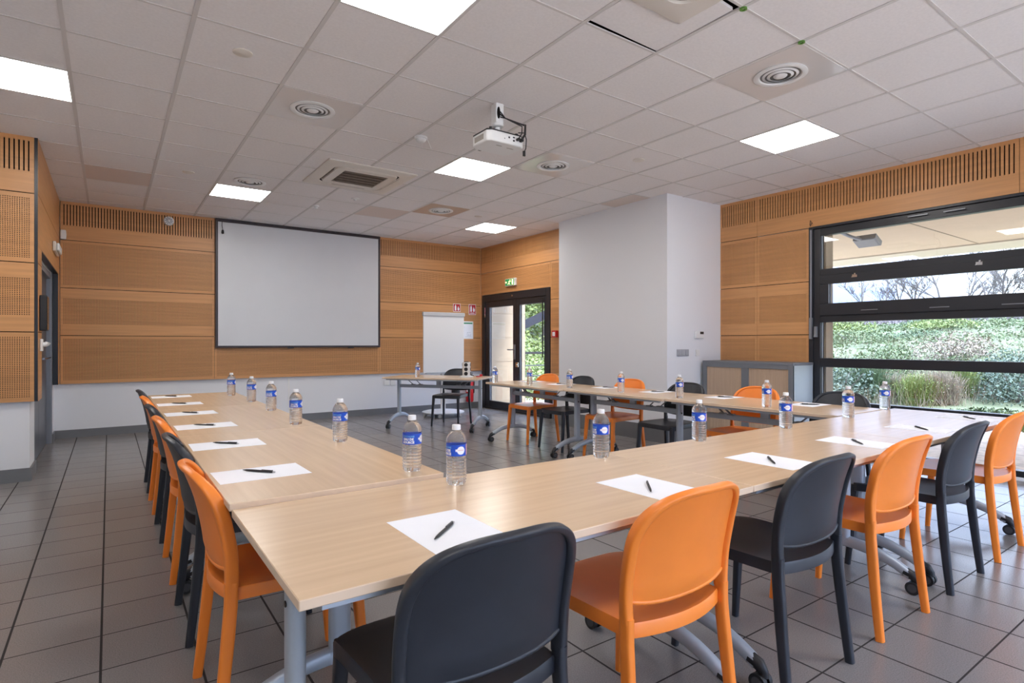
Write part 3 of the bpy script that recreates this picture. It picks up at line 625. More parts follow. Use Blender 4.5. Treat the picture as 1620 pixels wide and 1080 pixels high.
# ------------------------------------------------------------------ flipchart, cabinet
fc = thing('flipchart', 'white mobile flipchart board on a round wheeled base', 'flipchart', (4.555, 8.42, 0), R(-2))
MB().box((-.375, -.032, .725), (.375, -.012, 1.715)).build('board', flip_m, fc, bevel=.006)
MB().box((-.385, -.050, 1.66), (.385, .0, 1.725)).build('clamp_bar', mat('pale_grey', (.52, .53, .55), .4), fc, bevel=.008)
tr = MB(); tr.box((-.34, -.085, .712), (.34, -.012, .722)); tr.box((-.34, -.085, .722), (.34, -.078, .735)); tr.build('pen_tray', alu, fc)
MB().box((-.04, -.012, .12), (.04, .025, 1.5)).build('mast', white_pl, fc, bevel=.006)
MB().lathe([(0, .058), (.33, .058), (.35, .064), (.35, .078), (.31, .088), (.08, .10), (0, .10)], 44).build('base', mat('pale_grey_base', (.58, .60, .63), .4), fc)
for k in range(5):
    a = k*2*PI/5+.3; q = MB(); cx, cy = .30*math.cos(a), .30*math.sin(a); q.cyl((cx, cy, .03), (cx, cy, .062), .014, n=10); q.cyl((cx-.018, cy, .026), (cx-.004, cy, .026), .026, n=16); q.cyl((cx+.004, cy, .026), (cx+.018, cy, .026), .026, n=16); q.build('caster', white_pl, fc)
cab = thing('cabinet', 'low grey cabinet with beech tambour doors beside the window', 'cabinet', (6.33, 3.89, 0))
bw, bd, bh = .58, .215, .995
c = MB(); c.box((-bd, -bw, .0), (bd, -bw+.018, bh-.03)); c.box((-bd, bw-.018, 0), (bd, bw, bh-.03)); c.box((bd-.01, -bw, 0), (bd, bw, bh-.03)); c.box((-bd, -bw, 0), (bd, bw, .06)); c.build('carcass', cab_side, cab, smooth=0)
MB().box((-bd-.005, -bw-.004, bh-.03), (bd, bw+.004, bh)).build('top', cab_frame, cab, bevel=.004)
f = MB(); x0, x1 = -bd-.004, -bd+.02
f.box((x0, -bw, .0), (x1, -bw+.055, bh-.03)); f.box((x0, bw-.055, 0), (x1, bw, bh-.03)); f.box((x0, -bw+.055, bh-.075), (x1, bw-.055, bh-.03)); f.box((x0, -bw+.055, 0), (x1, bw-.055, .07)); f.box((x0-.002, -.045, .07), (x1, .045, bh-.075)); f.build('front_frame', cab_frame, cab, smooth=0, bevel=.002)
for (a, b) in ((-bw+.055, -.045), (.045, bw-.055)):
    s_ = MB(); n = int((b-a)/.0226)
    for k in range(n):
        u0 = a+(b-a)*k/n; u1 = a+(b-a)*(k+1)/n; s_.box((-bd+.006, u0+.0008, .07), (-bd+.016, u1-.0008, bh-.075))
    s_.build('tambour_door', cab_front, cab, smooth=0)

# ------------------------------------------------------------------ tables
def make_table(label, L, D, h, loc, rz, group, ends=(.085, .085)):
    t = thing('conference_table', label, 'table', loc, rz, group)
    tt = MB().box((-L/2, -D/2, h-.022), (L/2, D/2, h)); tt.m = [0, 0, 1, 1, 1, 1]; tt.build('table_top', [table_m, edge_lit_m], t, bevel=.0025)
    for sy_ in (-1, 1): MB().box((-L/2+.05, sy_*(D/2-.035)-.012, h-.040), (L/2-.05, sy_*(D/2-.035)+.012, h-.0225)).build('edge_rail', alu, t)
    xs = (-L/2+ends[0], L/2-ends[1])
    for sgn, x in zip((-1, 1), xs):
        pst = MB()
        prof = [(x+.024*sgn*0+ .022*math.copysign(abs(math.cos(a))**(.7), math.cos(a)), .036*math.copysign(abs(math.sin(a))**(.6), math.sin(a))) for a in np.linspace(0, 2*PI, 25)[:-1]]
        pst.prism(prof, 'z', .155, h-.026); pst.box((x-.03, -.20, h-.034), (x+.03, .20, h-.022)); pst.build('leg', alu, t, smooth=50)
        sc_ = MB(); sc_.cyl((x+.0215*sgn, .0, h-.155), (x+.0245*sgn, .0, h-.155), .008, n=12); sc_.cyl((x-.0215*sgn, .0, h-.155), (x-.0245*sgn, .0, h-.155), .008, n=12); sc_.build('leg_screw', blk, t)
        ft = MB(); pts = []
        for k in range(21):
            u = -1+2*k/20; pts.append((x, .315*u, .085+.085*(1-abs(u)**2.2)))
        ft.tube(pts, lambda i: (.030-.008*abs(-1+i/10), .021), n=14, up=(0, 0, 1), exp=2.6); ft.box((x-.02, -.036, .15), (x+.02, .036, .19)); ft.build('foot', alu, t)
        for s2_ in (-1, 1):
            cs = MB(); y = .318*s2_; cs.tube([(x, y-.03*s2_, .098), (x, y+.005*s2_, .086), (x, y+.022*s2_, .066), (x, y+.022*s2_, .05)], lambda i: (.022, .024) if i < 2 else (.016, .018), n=12, up=(1, 0, 0)); 
            wy = y+.010*s2_
            for dx in (-.016, .016): cs.cyl((x+dx-.009, wy, .031), (x+dx+.009, wy, .031), .031, n=20)
            cs.cyl((x-.018, wy, .031), (x+.018, wy, .031), .012, n=10); cso = cs.build('caster', blk, t)
            for dx in (-.0255, .0255): MB().cyl((x+dx-.0005, wy, .031), (x+dx+.0005, wy, .031), .020, n=16).build('wheel_hub', rubber, cso)
    MB().box((xs[0]+.02, -.016, h-.165), (xs[1]-.02, .016, h-.120)).build('beam', alu, t, bevel=.004)
    MB().box((-.035, -.012, h-.125), (.035, .012, h-.022)).build('centre_bracket', alu, t)
    for sgn, x in zip((-1, 1), xs):
        for k in (0, 1):
            br = MB(); xa = x-sgn*(.13+.10*k); br.tube([(xa, -.025+.05*k, h-.032), (xa-sgn*.11, -.02+.04*k, h-.118)], (.0055, .0085), n=8); br.box((xa-sgn*.11-.028, -.032+.03*k, h-.124), (xa-sgn*.11+.028, .008+.03*k, h-.112)); br.build('brace', dark_alu, t)
        lt = MB(); lt.box((x-sgn*.03-.04, -.12, h-.036), (x-sgn*.03+.04, .12, h-.0225)); lt.build('tilt_latch', blk, t)
    return t
FH, LH = .73, .745
gl, gf, gr_ = 'tables of the left row', 'tables of the front row', 'tables of the right row by the column'
xa = [.288, 1.775, 3.262, 4.75]
for k, lab in enumerate(('beech conference table at the near left corner of the U, nearest the camera', 'middle beech table of the front row, with the second orange chair before it', 'beech table of the front row by the window, at its right end')):
    make_table(lab, xa[k+1]-xa[k]-.002, .712, FH, ((xa[k]+xa[k+1])/2, 1.452, 0), 0, gf)
ya = [1.814, 3.262, 4.655, 6.03]
for k, lab in enumerate(('beech table of the left row joining the near corner table', 'middle beech table of the left row', 'farthest beech table of the left row, before the white screen')):
    make_table(lab, ya[k+1]-ya[k]-.002, .70, LH, (.634, (ya[k]+ya[k+1])/2, 0), PI/2, gl)
yr = [1.83, 3.27, 4.575, 5.965]; xr = (4.29, 4.25, 4.17)
for k, lab in enumerate(('beech table of the right row in front of the grey cabinet', 'middle beech table of the right row in front of the white column', 'farthest beech table of the right row, near the glazed exit door')):
    make_table(lab, yr[k+1]-yr[k]-.002, .70, FH, (xr[k], (yr[k]+yr[k+1])/2, 0), PI/2, gr_)
PA = math.atan2(-.79, .61)
make_table('separate presenter table standing askew before the flipchart', 1.44, .70, FH, (3.885, 7.315, 0), PA, None)

# ------------------------------------------------------------------ chairs
prof_y = spline([(0, 0), (.16, .018), (.32, .034), (.44, .044), (.51, .047), (.57, .044), (.64, .032), (.71, .016), (.785, -.010), (.84, -.032)])
HW = spline([(0, .224), (.2, .217), (.45, .208), (.55, .211), (.63, .212)])
ZT = .823; NE = 3.1
def convex(x, z): return -.047*max(0, 1-(x/.218)**2)*sstep(z, .40, .56)
def yprof(x, z): return -.235+prof_y(z)+convex(x, z)
def ztop(x):        # upper outline of the back (rim centre line)
    t = min(1, abs(x)/.212); return .63+(ZT-.63-.008)*(1-t**NE)**(1/NE)
def make_chair(label, m, loc, rz, group):
    t = thing('chair', label, 'chair', loc, rz, group)
    def seat_xy(u, v):
        wd = .214-.016*(1-v)
        x = u*wd; yf = .232-.035*abs(u)**5; yr_ = -.186-.040*(1-u*u)
        return x, yr_+(yf-yr_)*v
    s_ = MB()
    def top(a, b):
        u, v = -1+2*a, b; x, y = seat_xy(u, v); return (x, y, .457-.013*(1-u**4)*math.sin(PI*min(1, v*1.05))**.7-.006*v**8)
    nu, nv = 20, 20
    s_.grid(top, nu, nv)
    ring = [(i/nu, 0) for i in range(nu)]+[(1, j/nv) for j in range(nv)]+[(1-i/nu, 1) for i in range(nu)]+[(0, 1-j/nv) for j in range(nv)]
    tops = [Vector(top(a, b)) for a, b in ring]
    cen = Vector((0, .03, 0))
    def off(p, k, z): q = (p-cen); return (cen.x+q.x*k, cen.y+q.y*k, z)
    s_.rings([[tuple(p) for p in tops], [off(p, 1.012, p.z-.006) for p in tops], [off(p, 1.012, p.z-.040) for p in tops], [off(p, .975, p.z-.043) for p in tops], [off(p, .955, p.z-.022) for p in tops]], caps=False)
    s_.grid(lambda a, b: (seat_xy(-1+2*a, b)[0]*.96, .03+(seat_xy(-1+2*a, b)[1]-.03)*.96, .433), 8, 8)
    s_.build('seat', m, t, smooth=60)
    for sx_ in (-1, 1):     # front legs taper to the floor
        lg = MB(); pts = [(sx_*(.191+.018*u), .203+.034*u, .440*(1-u)+.0005*u) for u in np.linspace(0, 1, 7)]
        lg.tube(pts, lambda i: (.0195-.0065*i/6, .0195-.0065*i/6), n=14, up=(1, 0, 0), exp=4); lg.build('leg', m, t, smooth=50)
    for sx_ in (-1, 1):     # rear legs sweep up into the back rim
        zz = np.linspace(.0005, .48, 15); pts = [(sx_*HW(z), -.235+prof_y(z)+convex(.2, z), z) for z in zz]
        lg = MB(); lg.tube(pts, lambda i: (.0135+.0005*min(1, i/9), .0155+.004*min(1, i/9)), n=14, up=(1, 0, 0), exp=4); lg.build('leg', m, t, smooth=50)
    bk = MB()
    path = [(-HW(z), z) for z in np.linspace(.465, .62, 7)]
    for a in np.linspace(PI, 0, 41):
        cx_, sy_ = math.cos(a), math.sin(a); x = .212*math.copysign(abs(cx_)**(2/NE), cx_); z = .63+(ZT-.63-.008)*abs(sy_)**(2/NE); path.append((x, z))
    path += [(HW(z), z) for z in np.linspace(.62, .465, 7)]
    pts = [(x, yprof(x, z), z) for x, z in path]; n_ = len(pts)
    def upv(i):
        # rim section axis: normal of the back surface (mostly y)
        x, z = path[i]; e = .004
        dx_ = Vector((e, convex(x+e, z)-convex(x, z), 0)); dz_ = Vector((0, yprof(x, z+e)-yprof(x, z), e)); return dx_.cross(dz_).normalized()
    def rs(i):
        k = min(i, n_-1-i); f = sstep(k, 9, 24); return (.0195-.0085*f, .0140-.0055*f)
    bk.tube(pts, rs, n=16, up=upv, exp=4)
    def zlow(x): return .506+.012*(abs(x)/.19)**4
    def sheet(dy):
        def fn(a, b):
            x = (-1+2*a)*.208; zt = ztop(x)-.002; zl = zlow(x); z = zl+(zt-zl)*b; return (x, yprof(x, z)+dy, z)
        return fn
    nu2, nv2 = 24, 14
    bk.grid(sheet(.0045), nu2, nv2); bk.grid(sheet(-.0045), nu2, nv2)
    low = [sheet(0)(k/24, 0) for k in range(25)]; bk.tube(low, (.0085, .0075), n=10, up=(0, 1, 0))
    bo = bk.build('backrest', m, t, smooth=60)
    return t
gF, gL, gR = 'chairs along the front row of tables', 'chairs along the left row of tables', 'chairs along the right row of tables'
P1 = make_chair('nearest black plastic chair, its back filling the bottom centre of the view', chair_blk, (.685, 1.255, 0), 0, gF)
P2 = make_chair('nearest orange plastic chair of the front row, right beside the nearest black chair', chair_org, (1.335, 1.255, 0), 0, gF)
for lab, src, x in (('black plastic chair between two orange chairs in the middle of the front row', P1, 2.068), ('second orange chair of the front row, near the middle table joint', P2, 2.783),
                    ('black plastic chair of the front row nearest the window', P1, 3.526), ('orange chair at the window end of the front row, cut by the right edge', P2, 4.235)):
    dup(src, lab, (x, 1.255, 0), R(random.Random(x).uniform(-1.5, 1.5)), gF)
for lab, src, y in (('nearest orange plastic chair of the left row, at the near corner', P2, 2.125), ('nearest black plastic chair of the left row, right behind the first orange', P1, 2.825),
                    ('orange chair of the left row, third along from the near corner', P2, 3.545), ('black chair of the left row, fourth along from the near corner', P1, 4.265),
                    ('orange chair of the left row, second from the far end', P2, 4.975), ('black chair at the far end of the left row', P1, 5.68)):
    dup(src, lab, (.497, y, 0), -PI/2, gL)
for lab, src, x, y in (('orange chair at the far end of the right row, by the exit door', P2, 4.315, 5.65), ('black chair of the right row, next to the far orange chair', P1, 4.33, 5.03),
                    ('orange chair of the right row standing before the grey column side', P2, 4.375, 4.31), ('black chair of the right row before the white lit column face', P1, 4.40, 3.59),
                    ('orange chair of the right row in front of the cabinet', P2, 4.48, 2.89), ('black chair of the right row nearest the front tables, before the window', P1, 4.52, 2.19)):
    dup(src, lab, (x, y, 0), PI/2, gR)
dup(P1, 'single black plastic chair behind the presenter table', (4.155, 7.43, 0), R(127.7), 'presenter chair')

# ------------------------------------------------------------------ bottles, paper, pens
def make_bottle(label, loc, rz, group):
    t = thing('water_bottle', label, 'bottle', loc, rz, group)
    pr_ = [(0, .004), (.020, .0), (.028, .0005), (.0325, .006), (.0345, .016)]
    for k in range(1, 43):
        z = .016+.068*k/42; pr_.append((.0341+.0014*math.cos(2*PI*(z-.016)/.0113), z))
    pr_ += [(.0335, .087), (.0322, .091), (.0335, .096), (.0342, .099), (.0342, .139), (.0347, .146), (.0345, .153), (.0325, .160), (.027, .170), (.020, .179), (.0145, .185), (.0132, .189), (.0132, .193), (0, .193)]
    MB().lathe(pr_, 40, caps=False).build('bottle_body', water_m, t, smooth=60)
    cp_ = [(.0, .1905), (.0148, .1855), (.0150, .188), (.0146, .2005), (.0135, .2022), (0, .2022)]
    MB().lathe(cp_[1:], 28).build('cap', white_cap, t)
    lb = MB(); r = .03465
    def wrap(x, y, rr_=.0004, a0=0.): a = a0+x/r; return ((r+rr_)*math.sin(a), -(r+rr_)*math.cos(a), .119+y)
    n = 48; lb.rings([[(r*math.cos(2*PI*k/n), r*math.sin(2*PI*k/n), z) for k in range(n)] for z in (.1, .138)], m=0, caps=False)
    def patch(poly, m_, a0, rr_): lb.add([wrap(x, y, rr_, a0) for x, y in poly], [tuple(range(len(poly)))], m_)
    text_mesh('CRISTALINE', .0085, lambda x, y: wrap(x, y+.010, .0007), lb, 1, .0002)
    text_mesh('EAU DE', .0115, lambda x, y: wrap(x, y-.0005, .0007), lb, 2, .0006)
    text_mesh('SOURCE', .0115, lambda x, y: wrap(x, y-.0115, .0007), lb, 2, .0006)
    for a0 in (1.62, -1.75):    # white badge either side
        bl_ = [(.0145*math.cos(a)*(1.0+.05*math.cos(6*a)), .0135*math.sin(a)) for a in np.linspace(0, 2*PI, 30)[:-1]]
        lb.add([wrap(0, 0, .0006, a0)]+[wrap(x, y, .0006, a0) for x, y in bl_], [(0, k+1, (k+1) % len(bl_)+1) for k in range(len(bl_))], 2)
        for k in range(6): patch([(-.019+.0055*k, -.003), (-.0135+.0055*k, -.003), (-.0135+.0055*k, .0045), (-.019+.0055*k, .0045)], 2, a0, .0008)
        for k in range(5): patch([(-.010+.004*k, .0), (-.0072+.004*k, .0), (-.0072+.004*k, .0022), (-.010+.004*k, .0022)], 3, a0, .0011)
    for a0 in (2.75, ): 
        for k in range(5): patch([(-.016+.007*k-.0, -.018), (-.010+.007*k, -.018), (-.010+.007*k, .018), (-.016+.007*k, .018)], 2 if k % 2 else 3, a0, .0006)
    lb.fixn = False; lb.build('label', [blue_m, lblue_m, lwhite, lpink], t, smooth=30)
    return t
def make_paper(label, loc, rz, group): 
    o = MB().box((-.105, -.1485, 0), (.105, .1485, .0006)).build('paper_sheet', paper_m, smooth=0); o.location = loc; o.rotation_euler = (0, 0, rz); return tag(o, label, 'paper', group)
def make_pen(label, loc, rz, group):      # lies along local x, point at -x
    t = thing('pen', label, 'pen', loc, rz, group); Tx = Matrix.Translation((0, 0, .0045)) @ Matrix.Rotation(PI/2, 4, 'Y')
    MB().lathe([(.0, -.07), (.0010, -.069), (.0036, -.052), (.0043, -.03), (.0042, .055), (.0037, .058)], 14, T=Tx).build('barrel', blk, t)
    MB().lathe([(.0027, .058), (.0027, .068), (0, .069)], 12, T=Tx).build('push_button', mat('grey_button', (.5, .5, .52), .3) if 'grey_button' not in MATS else MATS['grey_button'], t)
    MB().box((.012, -.0020, .0084), (.058, .0020, .0104)).build('clip', rubber, t); return t
rnd = random.Random(4)
ords = ['first', 'second', 'third', 'fourth', 'fifth', 'sixth']
bot = pap = pen_ = None
def put(kind, label, loc, rz, group):
    global bot, pap, pen_
    if kind == 'b':
        if bot is None: bot = make_bottle(label, loc, rz, group); return bot
        return dup(bot, label, loc, rz, group)
    if kind == 'p':
        if pap is None: pap = make_paper(label, loc, rz, group); return pap
        return dup(pap, label, loc, rz, group)
    if pen_ is None: pen_ = make_pen(label, loc, rz, group); return pen_
    return dup(pen_, label, loc, rz, group)
face = lambda x, y: math.atan2(y, x)+PI/2+PI      # rotation that turns the label front towards the camera
Lb = [(.907, 1.915), (.896, 2.678), (.876, 3.385), (.917, 4.179), (.927, 4.899), (.892, 5.593)]
Fb = [(.97, 1.70), (1.695, 1.744), (2.376, 1.759), (3.131, 1.738), (3.917, 1.756), (4.625, 1.821)]
Rb = [(4.058, 2.40), (4.099, 3.24), (4.11, 3.95), (4.062, 4.66), (3.995, 5.29), (3.85, 5.80)]
for k, (x, y) in enumerate(Lb): put('b', f'water bottle with blue label on the left row, {ords[k]} from the near corner', (x, y, LH), face(x, y)-.25+rnd.uniform(-.3, .3), 'water bottles on the left row')
for k, (x, y) in enumerate(Fb): put('b', f'water bottle with blue label on the front row, {ords[k]} from the near corner', (x, y, FH), face(x, y)-1.25+rnd.uniform(-.12, .12), 'water bottles on the front row')
for k, (x, y) in enumerate(Rb): put('b', f'water bottle with blue label on the right row, {ords[k]} from the window end', (x, y, FH), face(x, y)-.9+rnd.uniform(-.5, .5), 'water bottles on the right row')
put('b', 'single water bottle on the presenter table in front of the flipchart', (3.60, 7.42, FH), face(3.6, 7.4)-.7, 'presenter water bottle')
Lp = [2.19, 2.90, 3.62, 4.325, 5.04, 5.77]; Fp = [.712, 1.480, 2.215, 2.965, 3.735, 4.50]; Rp = [2.30, 3.05, 3.78, 4.46, 5.15, 5.72]
for k, y in enumerate(Lp):
    put('p', f'white paper sheet on the left row, {ords[k]} from the near corner', (.446, y, LH), PI/2+R(rnd.uniform(-1.5, 1.5)), 'paper sheets on the left row')
    put('n', f'black pen on the left row, lying on the {ords[k]} sheet from the near corner', (.442, y+.015, LH+.0006), R(-48+rnd.uniform(-4, 4))+0, 'pens on the left row')
for k, x in enumerate(Fp):
    put('p', f'white paper sheet on the front row, {ords[k]} from the near corner', (x, 1.291, FH), R(rnd.uniform(-2, 2)), 'paper sheets on the front row')
    put('n', f'black pen on the front row, lying on the {ords[k]} sheet from the near corner', (x-.015, 1.282, FH+.0006), R(44+rnd.uniform(-4, 4)), 'pens on the front row')
for k, y in enumerate(Rp):
    xo = (4.64, 4.60, 4.52)[0 if y < 3.27 else 1 if y < 4.57 else 2]-.165
    put('p', f'white paper sheet on the right row, {ords[k]} from the window end', (xo, y, FH), PI/2+R(rnd.uniform(-2, 2)), 'paper sheets on the right row')
    put('n', f'black pen on the right row, lying on the {ords[k]} sheet from the window end', (xo, y-.01, FH+.0006), R(125+rnd.uniform(-5, 5)), 'pens on the right row')
# socket tower on the presenter table
pt = thing('power_tower', 'white socket tower with round black outlets on the presenter table', 'power strip', (4.16, 7.00, FH), R(-38))
MB().prism([(.058*math.cos(a)*1.04, .058*math.sin(a)*1.04) for a in np.linspace(PI/8, 2*PI+PI/8, 9)[:-1]], 'z', .022, .212).build('body', white_pl, pt, bevel=.004)
MB().lathe([(.0, 0), (.10, 0), (.10, .012), (.075, .02), (.06, .024), (0, .024)], 36).build('base', white_pl, pt)
for k in range(3):
    for a in (-PI/2, 0, PI, PI/2):
        T = Matrix.Translation((0, 0, .052+.062*k)) @ Matrix.Rotation(a+PI/2, 4, 'Z') @ Matrix.Translation((0, -.0555, 0)) @ Matrix.Rotation(PI/2, 4, 'X')
        MB().lathe([(.0265, 0), (.0265, .004), (.022, .004), (.020, .001), (0, .001)], 22, T=T).build('outlet', blk, pt)
MB().box((-.035, -.02, .212), (.035, .02, .222)).build('handle', blk, pt, bevel=.004)
tl = MB(); tl.box((-.045, -.012, 0), (.045, .012, .012), T=Matrix.Rotation(R(20), 4, 'Z')); tl.box((.03, -.006, .004), (.09, .006, .035), T=Matrix.Rotation(R(20), 4, 'Z'))
tl = tl.build('stapler', red_m, bevel=.003); tl.location = (4.33, 6.95, FH); tag(tl, 'small red object lying beside the white socket tower', 'stapler')

# ------------------------------------------------------------------ outside
def terrain(x, y):
    d = max(0, x-14.4-.5*math.sin(y*.5)); h_ = -.14+3.05*(1-math.exp(-d/17.0)) if d > 0 else -.14
    h_ += .12*math.sin(x*.9+y*.7)*sstep(x, 13, 18)+.06*math.sin(x*2.3-y*1.9)*sstep(x, 13, 17)
    h_ += sstep(y-.8*x, 0, 9)*sstep(y, 12, 26)*3.2
    return h_
hm = MB(); hm.grid(lambda a, b: (6.3+62*a*a+6*a*(1-a), -40+100*b, terrain(6.3+62*a*a+6*a*(1-a), -40+100*b)), 70, 100)
hill = struct(hm.build('hill', soil_m, smooth=80))
pav = struct(MB().box((6.72, -8, -.16), (12.6, 12, -.10)).build('path', gravel_m, smooth=0))
rear_g = struct(MB().box((-14, -22, -.2), (14, -2.82, -.12)).build('ground', gravel_m, smooth=0))
# exterior reveal, soffit and wing wall
struct(MB().box((6.75, 3.23, -.1), (6.80, 6.62, 3.2)).build('wall_outer', stone_m, smooth=0)); struct(MB().box((6.64, 3.215, 0.02), (6.80, 3.36, 2.6)).build('trim_4', stone_m, smooth=0))
so_ = MB(); so_.box((6.74, -9, 2.76), (10.98, 6.5, 3.1)); so_.box((6.0, 6.5, 3.05), (6.6, 9.6, 3.2))
sof = struct(so_.build('roof_overhang', soffit_m, smooth=0))
struct(MB().box((11.0, -9, 2.74), (11.85, 6.5, 3.1)).build('roof_edge', soffit_l, sof, smooth=0))
sj = MB()
for y in (3.03, 1.0, -1.0, -3): sj.box((6.8, y-.008, 2.755), (11.0, y+.008, 2.7605))
struct(sj.build('soffit_joint', mat('joint_brown', (.30, .24, .17), .9), sof, smooth=0))
ww = MB(); 
for k in range(7): ww.box((5.96, 9.33, -.1+.475*k+.004), (6.93, 9.6, -.1+.475*(k+1)-.004))
ww.box((5.96, 9.336, -.1), (6.925, 9.6, 3.2)); struct(ww.build('wall_wing', stone_m, smooth=0))
fl = thing('floodlight', 'dark outdoor floodlight on an arm under the eaves outside the window', 'floodlight', (7.95, 3.60, 2.76))
MB().tube([(0, .12, 0), (0.02, .10, -.05), (.10, -.02, -.13), (.20, -.10, -.17)], (.035, .02), n=8).build('arm', dark_alu, fl)
Tf = Matrix.Translation((.30, -.14, -.19)) @ Matrix.Rotation(R(25), 4, 'Y'); MB().box((-.10, -.14, -.03), (.10, .14, .04), T=Tf).build('lamp_housing', dark_alu, fl, bevel=.006); MB().box((-.085, -.12, -.034), (.085, .12, -.03), T=Tf).build('lamp_glass', mat('lamp_glass', (.35, .36, .36), .15), fl)
rl = thing('railing', 'dark metal terrace railing outside the exit door', 'railing', (7.0, 9.2, 0))
rb_ = MB(); rb_.box((-.02, .38, .985), (2.6, .46, 1.03)); rb_.build('handrail', anthr, rl)
for z in (.30, .52, .74): MB().cyl((0.05, .42, z), (2.6, .42, z), .012, n=8).build('rail', anthr, rl)
for x in (.12, 1.3, 2.5): MB().box((x-.022, .40, -.12), (x+.022, .44, .99)).build('post', anthr, rl)
sb_ = MB(); T = Matrix.Translation((9.4, 11.6, 2.0)) @ Matrix.Rotation(R(-53), 4, 'Z') @ Matrix.Rotation(R(-24), 4, 'Y'); sb_.box((-1.6, -.05, -.11), (1.6, .05, .11), T=T)
tag(sb_.build('roof_beam', anthr, smooth=0), 'dark sloping metal beam outside the exit door', 'beam')

rg = np.random.default_rng(7)
def leaves(pts, size, flat=.0, asp=.5):
    n = len(pts); d1_ = rg.normal(size=(n, 3)); d1_[:, 2] *= (1-flat); d1_ /= np.linalg.norm(d1_, axis=1)[:, None]
    d2_ = rg.normal(size=(n, 3)); d2_ -= d1_*(d1_*d2_).sum(1)[:, None]; d2_ /= np.linalg.norm(d2_, axis=1)[:, None]
    s_ = (np.asarray(size)*rg.uniform(.6, 1.4, n))[:, None]; a = d1_*s_; b = d2_*s_*asp
    return np.stack([pts-a, pts+b*.9, pts+a, pts-b*.9], 1)
def blades(base, tip, wid):
    n = len(base); sd_ = rg.normal(size=(n, 3)); sd_[:, 2] = 0; sd_ /= np.linalg.norm(sd_, axis=1)[:, None]; sd_ *= wid
    mid = base*.45+tip*.55+np.array([0, 0, .02]); return np.stack([base-sd_*.6, base+sd_*.6, mid*.0+tip+sd_*.25, tip-sd_*.25], 1)
def ray_pt(px, t): r = (px-810)/901.; return np.array([(math.sin(YAW)+math.cos(YAW)*r)*t, (math.cos(YAW)-math.sin(YAW)*r)*t])
def scatter(px0, px1, t0, t1, n):
    t = 1/(rg.uniform(1/t1, 1/t0, n)); px = rg.uniform(px0, px1, n)
    p = np.array([ray_pt(a, b) for a, b in zip(px, t)]); z = np.array([terrain(a, b) for a, b in p]); return np.c_[p, z], t
# low scrub over the whole bank: uncountable
p, t = scatter(1180, 1760, 12.8, 38, 56000); keep = rg.uniform(size=len(p)) < np.clip(.35+.65*(np.sin(p[:, 0]*.8+1.3*np.sin(p[:, 1]*.9))*.5+.5), 0, 1)
p = p[keep]; t = t[keep]; hgt = .08+.16*np.abs(np.sin(p[:, 0]*1.1)*np.cos(p[:, 1]*1.7)); p[:, 2] += rg.uniform(0, 1, len(p))**1.5*hgt
ug = MB().quads(leaves(p, .0029*t, .3)).build('undergrowth', leaf_a, smooth=0); ug['kind'] = 'stuff'; tag(ug, 'low green scrub covering the bank outside the window', 'undergrowth')
p, t = scatter(800, 900, 13, 46, 12000); p[:, 2] += rg.uniform(0, 1, len(p))**2*.5
ug = MB().quads(leaves(p, .0038*t, .3)).build('undergrowth', leaf_c, smooth=0); ug['kind'] = 'stuff'; tag(ug, 'bright green grass on the bank outside the exit door', 'undergrowth')
p, t = scatter(1180, 1760, 12.0, 22, 5200); tip = p+np.c_[rg.normal(0, .1, (len(p), 2)), rg.uniform(.12, .5, len(p))]
dg_ = MB().quads(blades(p, tip, .006)).build('dry_grass', dry_m, smooth=0); dg_['kind'] = 'stuff'; tag(dg_, 'pale dry grass stems at the foot of the bank', 'grass')
def bush(px, t, rx, rz, m, kind, label, n=1500, ls=.05):
    c_ = ray_pt(px, t); z0 = terrain(*c_); o_ = np.array([c_[0], c_[1], z0])
    if kind == 'round':
        lob = [(rg.normal(0, .38, 3)*[1, 1, .6], rg.uniform(.45, .75)) for _ in range(7)]
        q = []
        for ctr, rr_ in lob:
            d_ = rg.normal(size=(n//7, 3)); d_ /= np.linalg.norm(d_, axis=1)[:, None]; q.append(ctr+d_*rr_*rg.uniform(.55, 1, (n//7, 1)))
        q = np.concatenate(q); q[:, 2] = np.abs(q[:, 2]+.45); loc = q*[rx, rx, rz*.75]
        f_ = MB().quads(leaves(loc, ls)); nm = 'leafy_shrub'
    else:
        b0 = np.c_[rg.normal(0, .22, (n, 2))*rx, np.zeros(n)]; az = rg.uniform(0, 2*PI, n); ln = rg.uniform(.35, 1.0, n)**.8; sp_ = rg.uniform(0, .85, n)
        tp_ = b0+np.c_[np.cos(az)*sp_*rx*ln, np.sin(az)*sp_*rx*ln, rz*ln*(1.05-.35*sp_)]
        f_ = MB().quads(blades(b0, tp_, ls*.28)); q2 = b0+(tp_-b0)*rg.uniform(.4, 1, (n, 1)); f_.quads(leaves(q2, ls*.6)); nm = 'broom_shrub' if m is not dry_m else 'dry_shrub'
    root = thing(nm, label, 'shrub', tuple(o_), 0, 'shrubs on the bank outside the window'); f_.build('foliage', m, root, smooth=0)
    sm_ = MB()
    for k in range(5): a = k*1.3; sm_.tube([(0, 0, -.05), (.15*rx*math.cos(a), .15*rx*math.sin(a), rz*.3), (.45*rx*math.cos(a), .45*rx*math.sin(a), rz*.7)], lambda i: .018-.006*i, n=5)
    sm_.build('stem', bark_m, root)
bush(1330, 12.9, 1.0, 1.0, leaf_d, 'round', 'grey green rounded shrub at the left edge of the window view', 2600, .04)
bush(1300, 14.5, 1.1, 1.1, leaf_a, 'round', 'mid green shrub behind the leftmost grey green one', 2000, .045)
bush(1372, 13.4, .7, 1.0, leaf_b, 'broom', 'upright green broom shrub behind the window bottles', 2000, .04)
bush(1412, 13.6, .8, .62, dry_m, 'broom', 'pale dry clump left of the yellow green broom', 1500, .035)
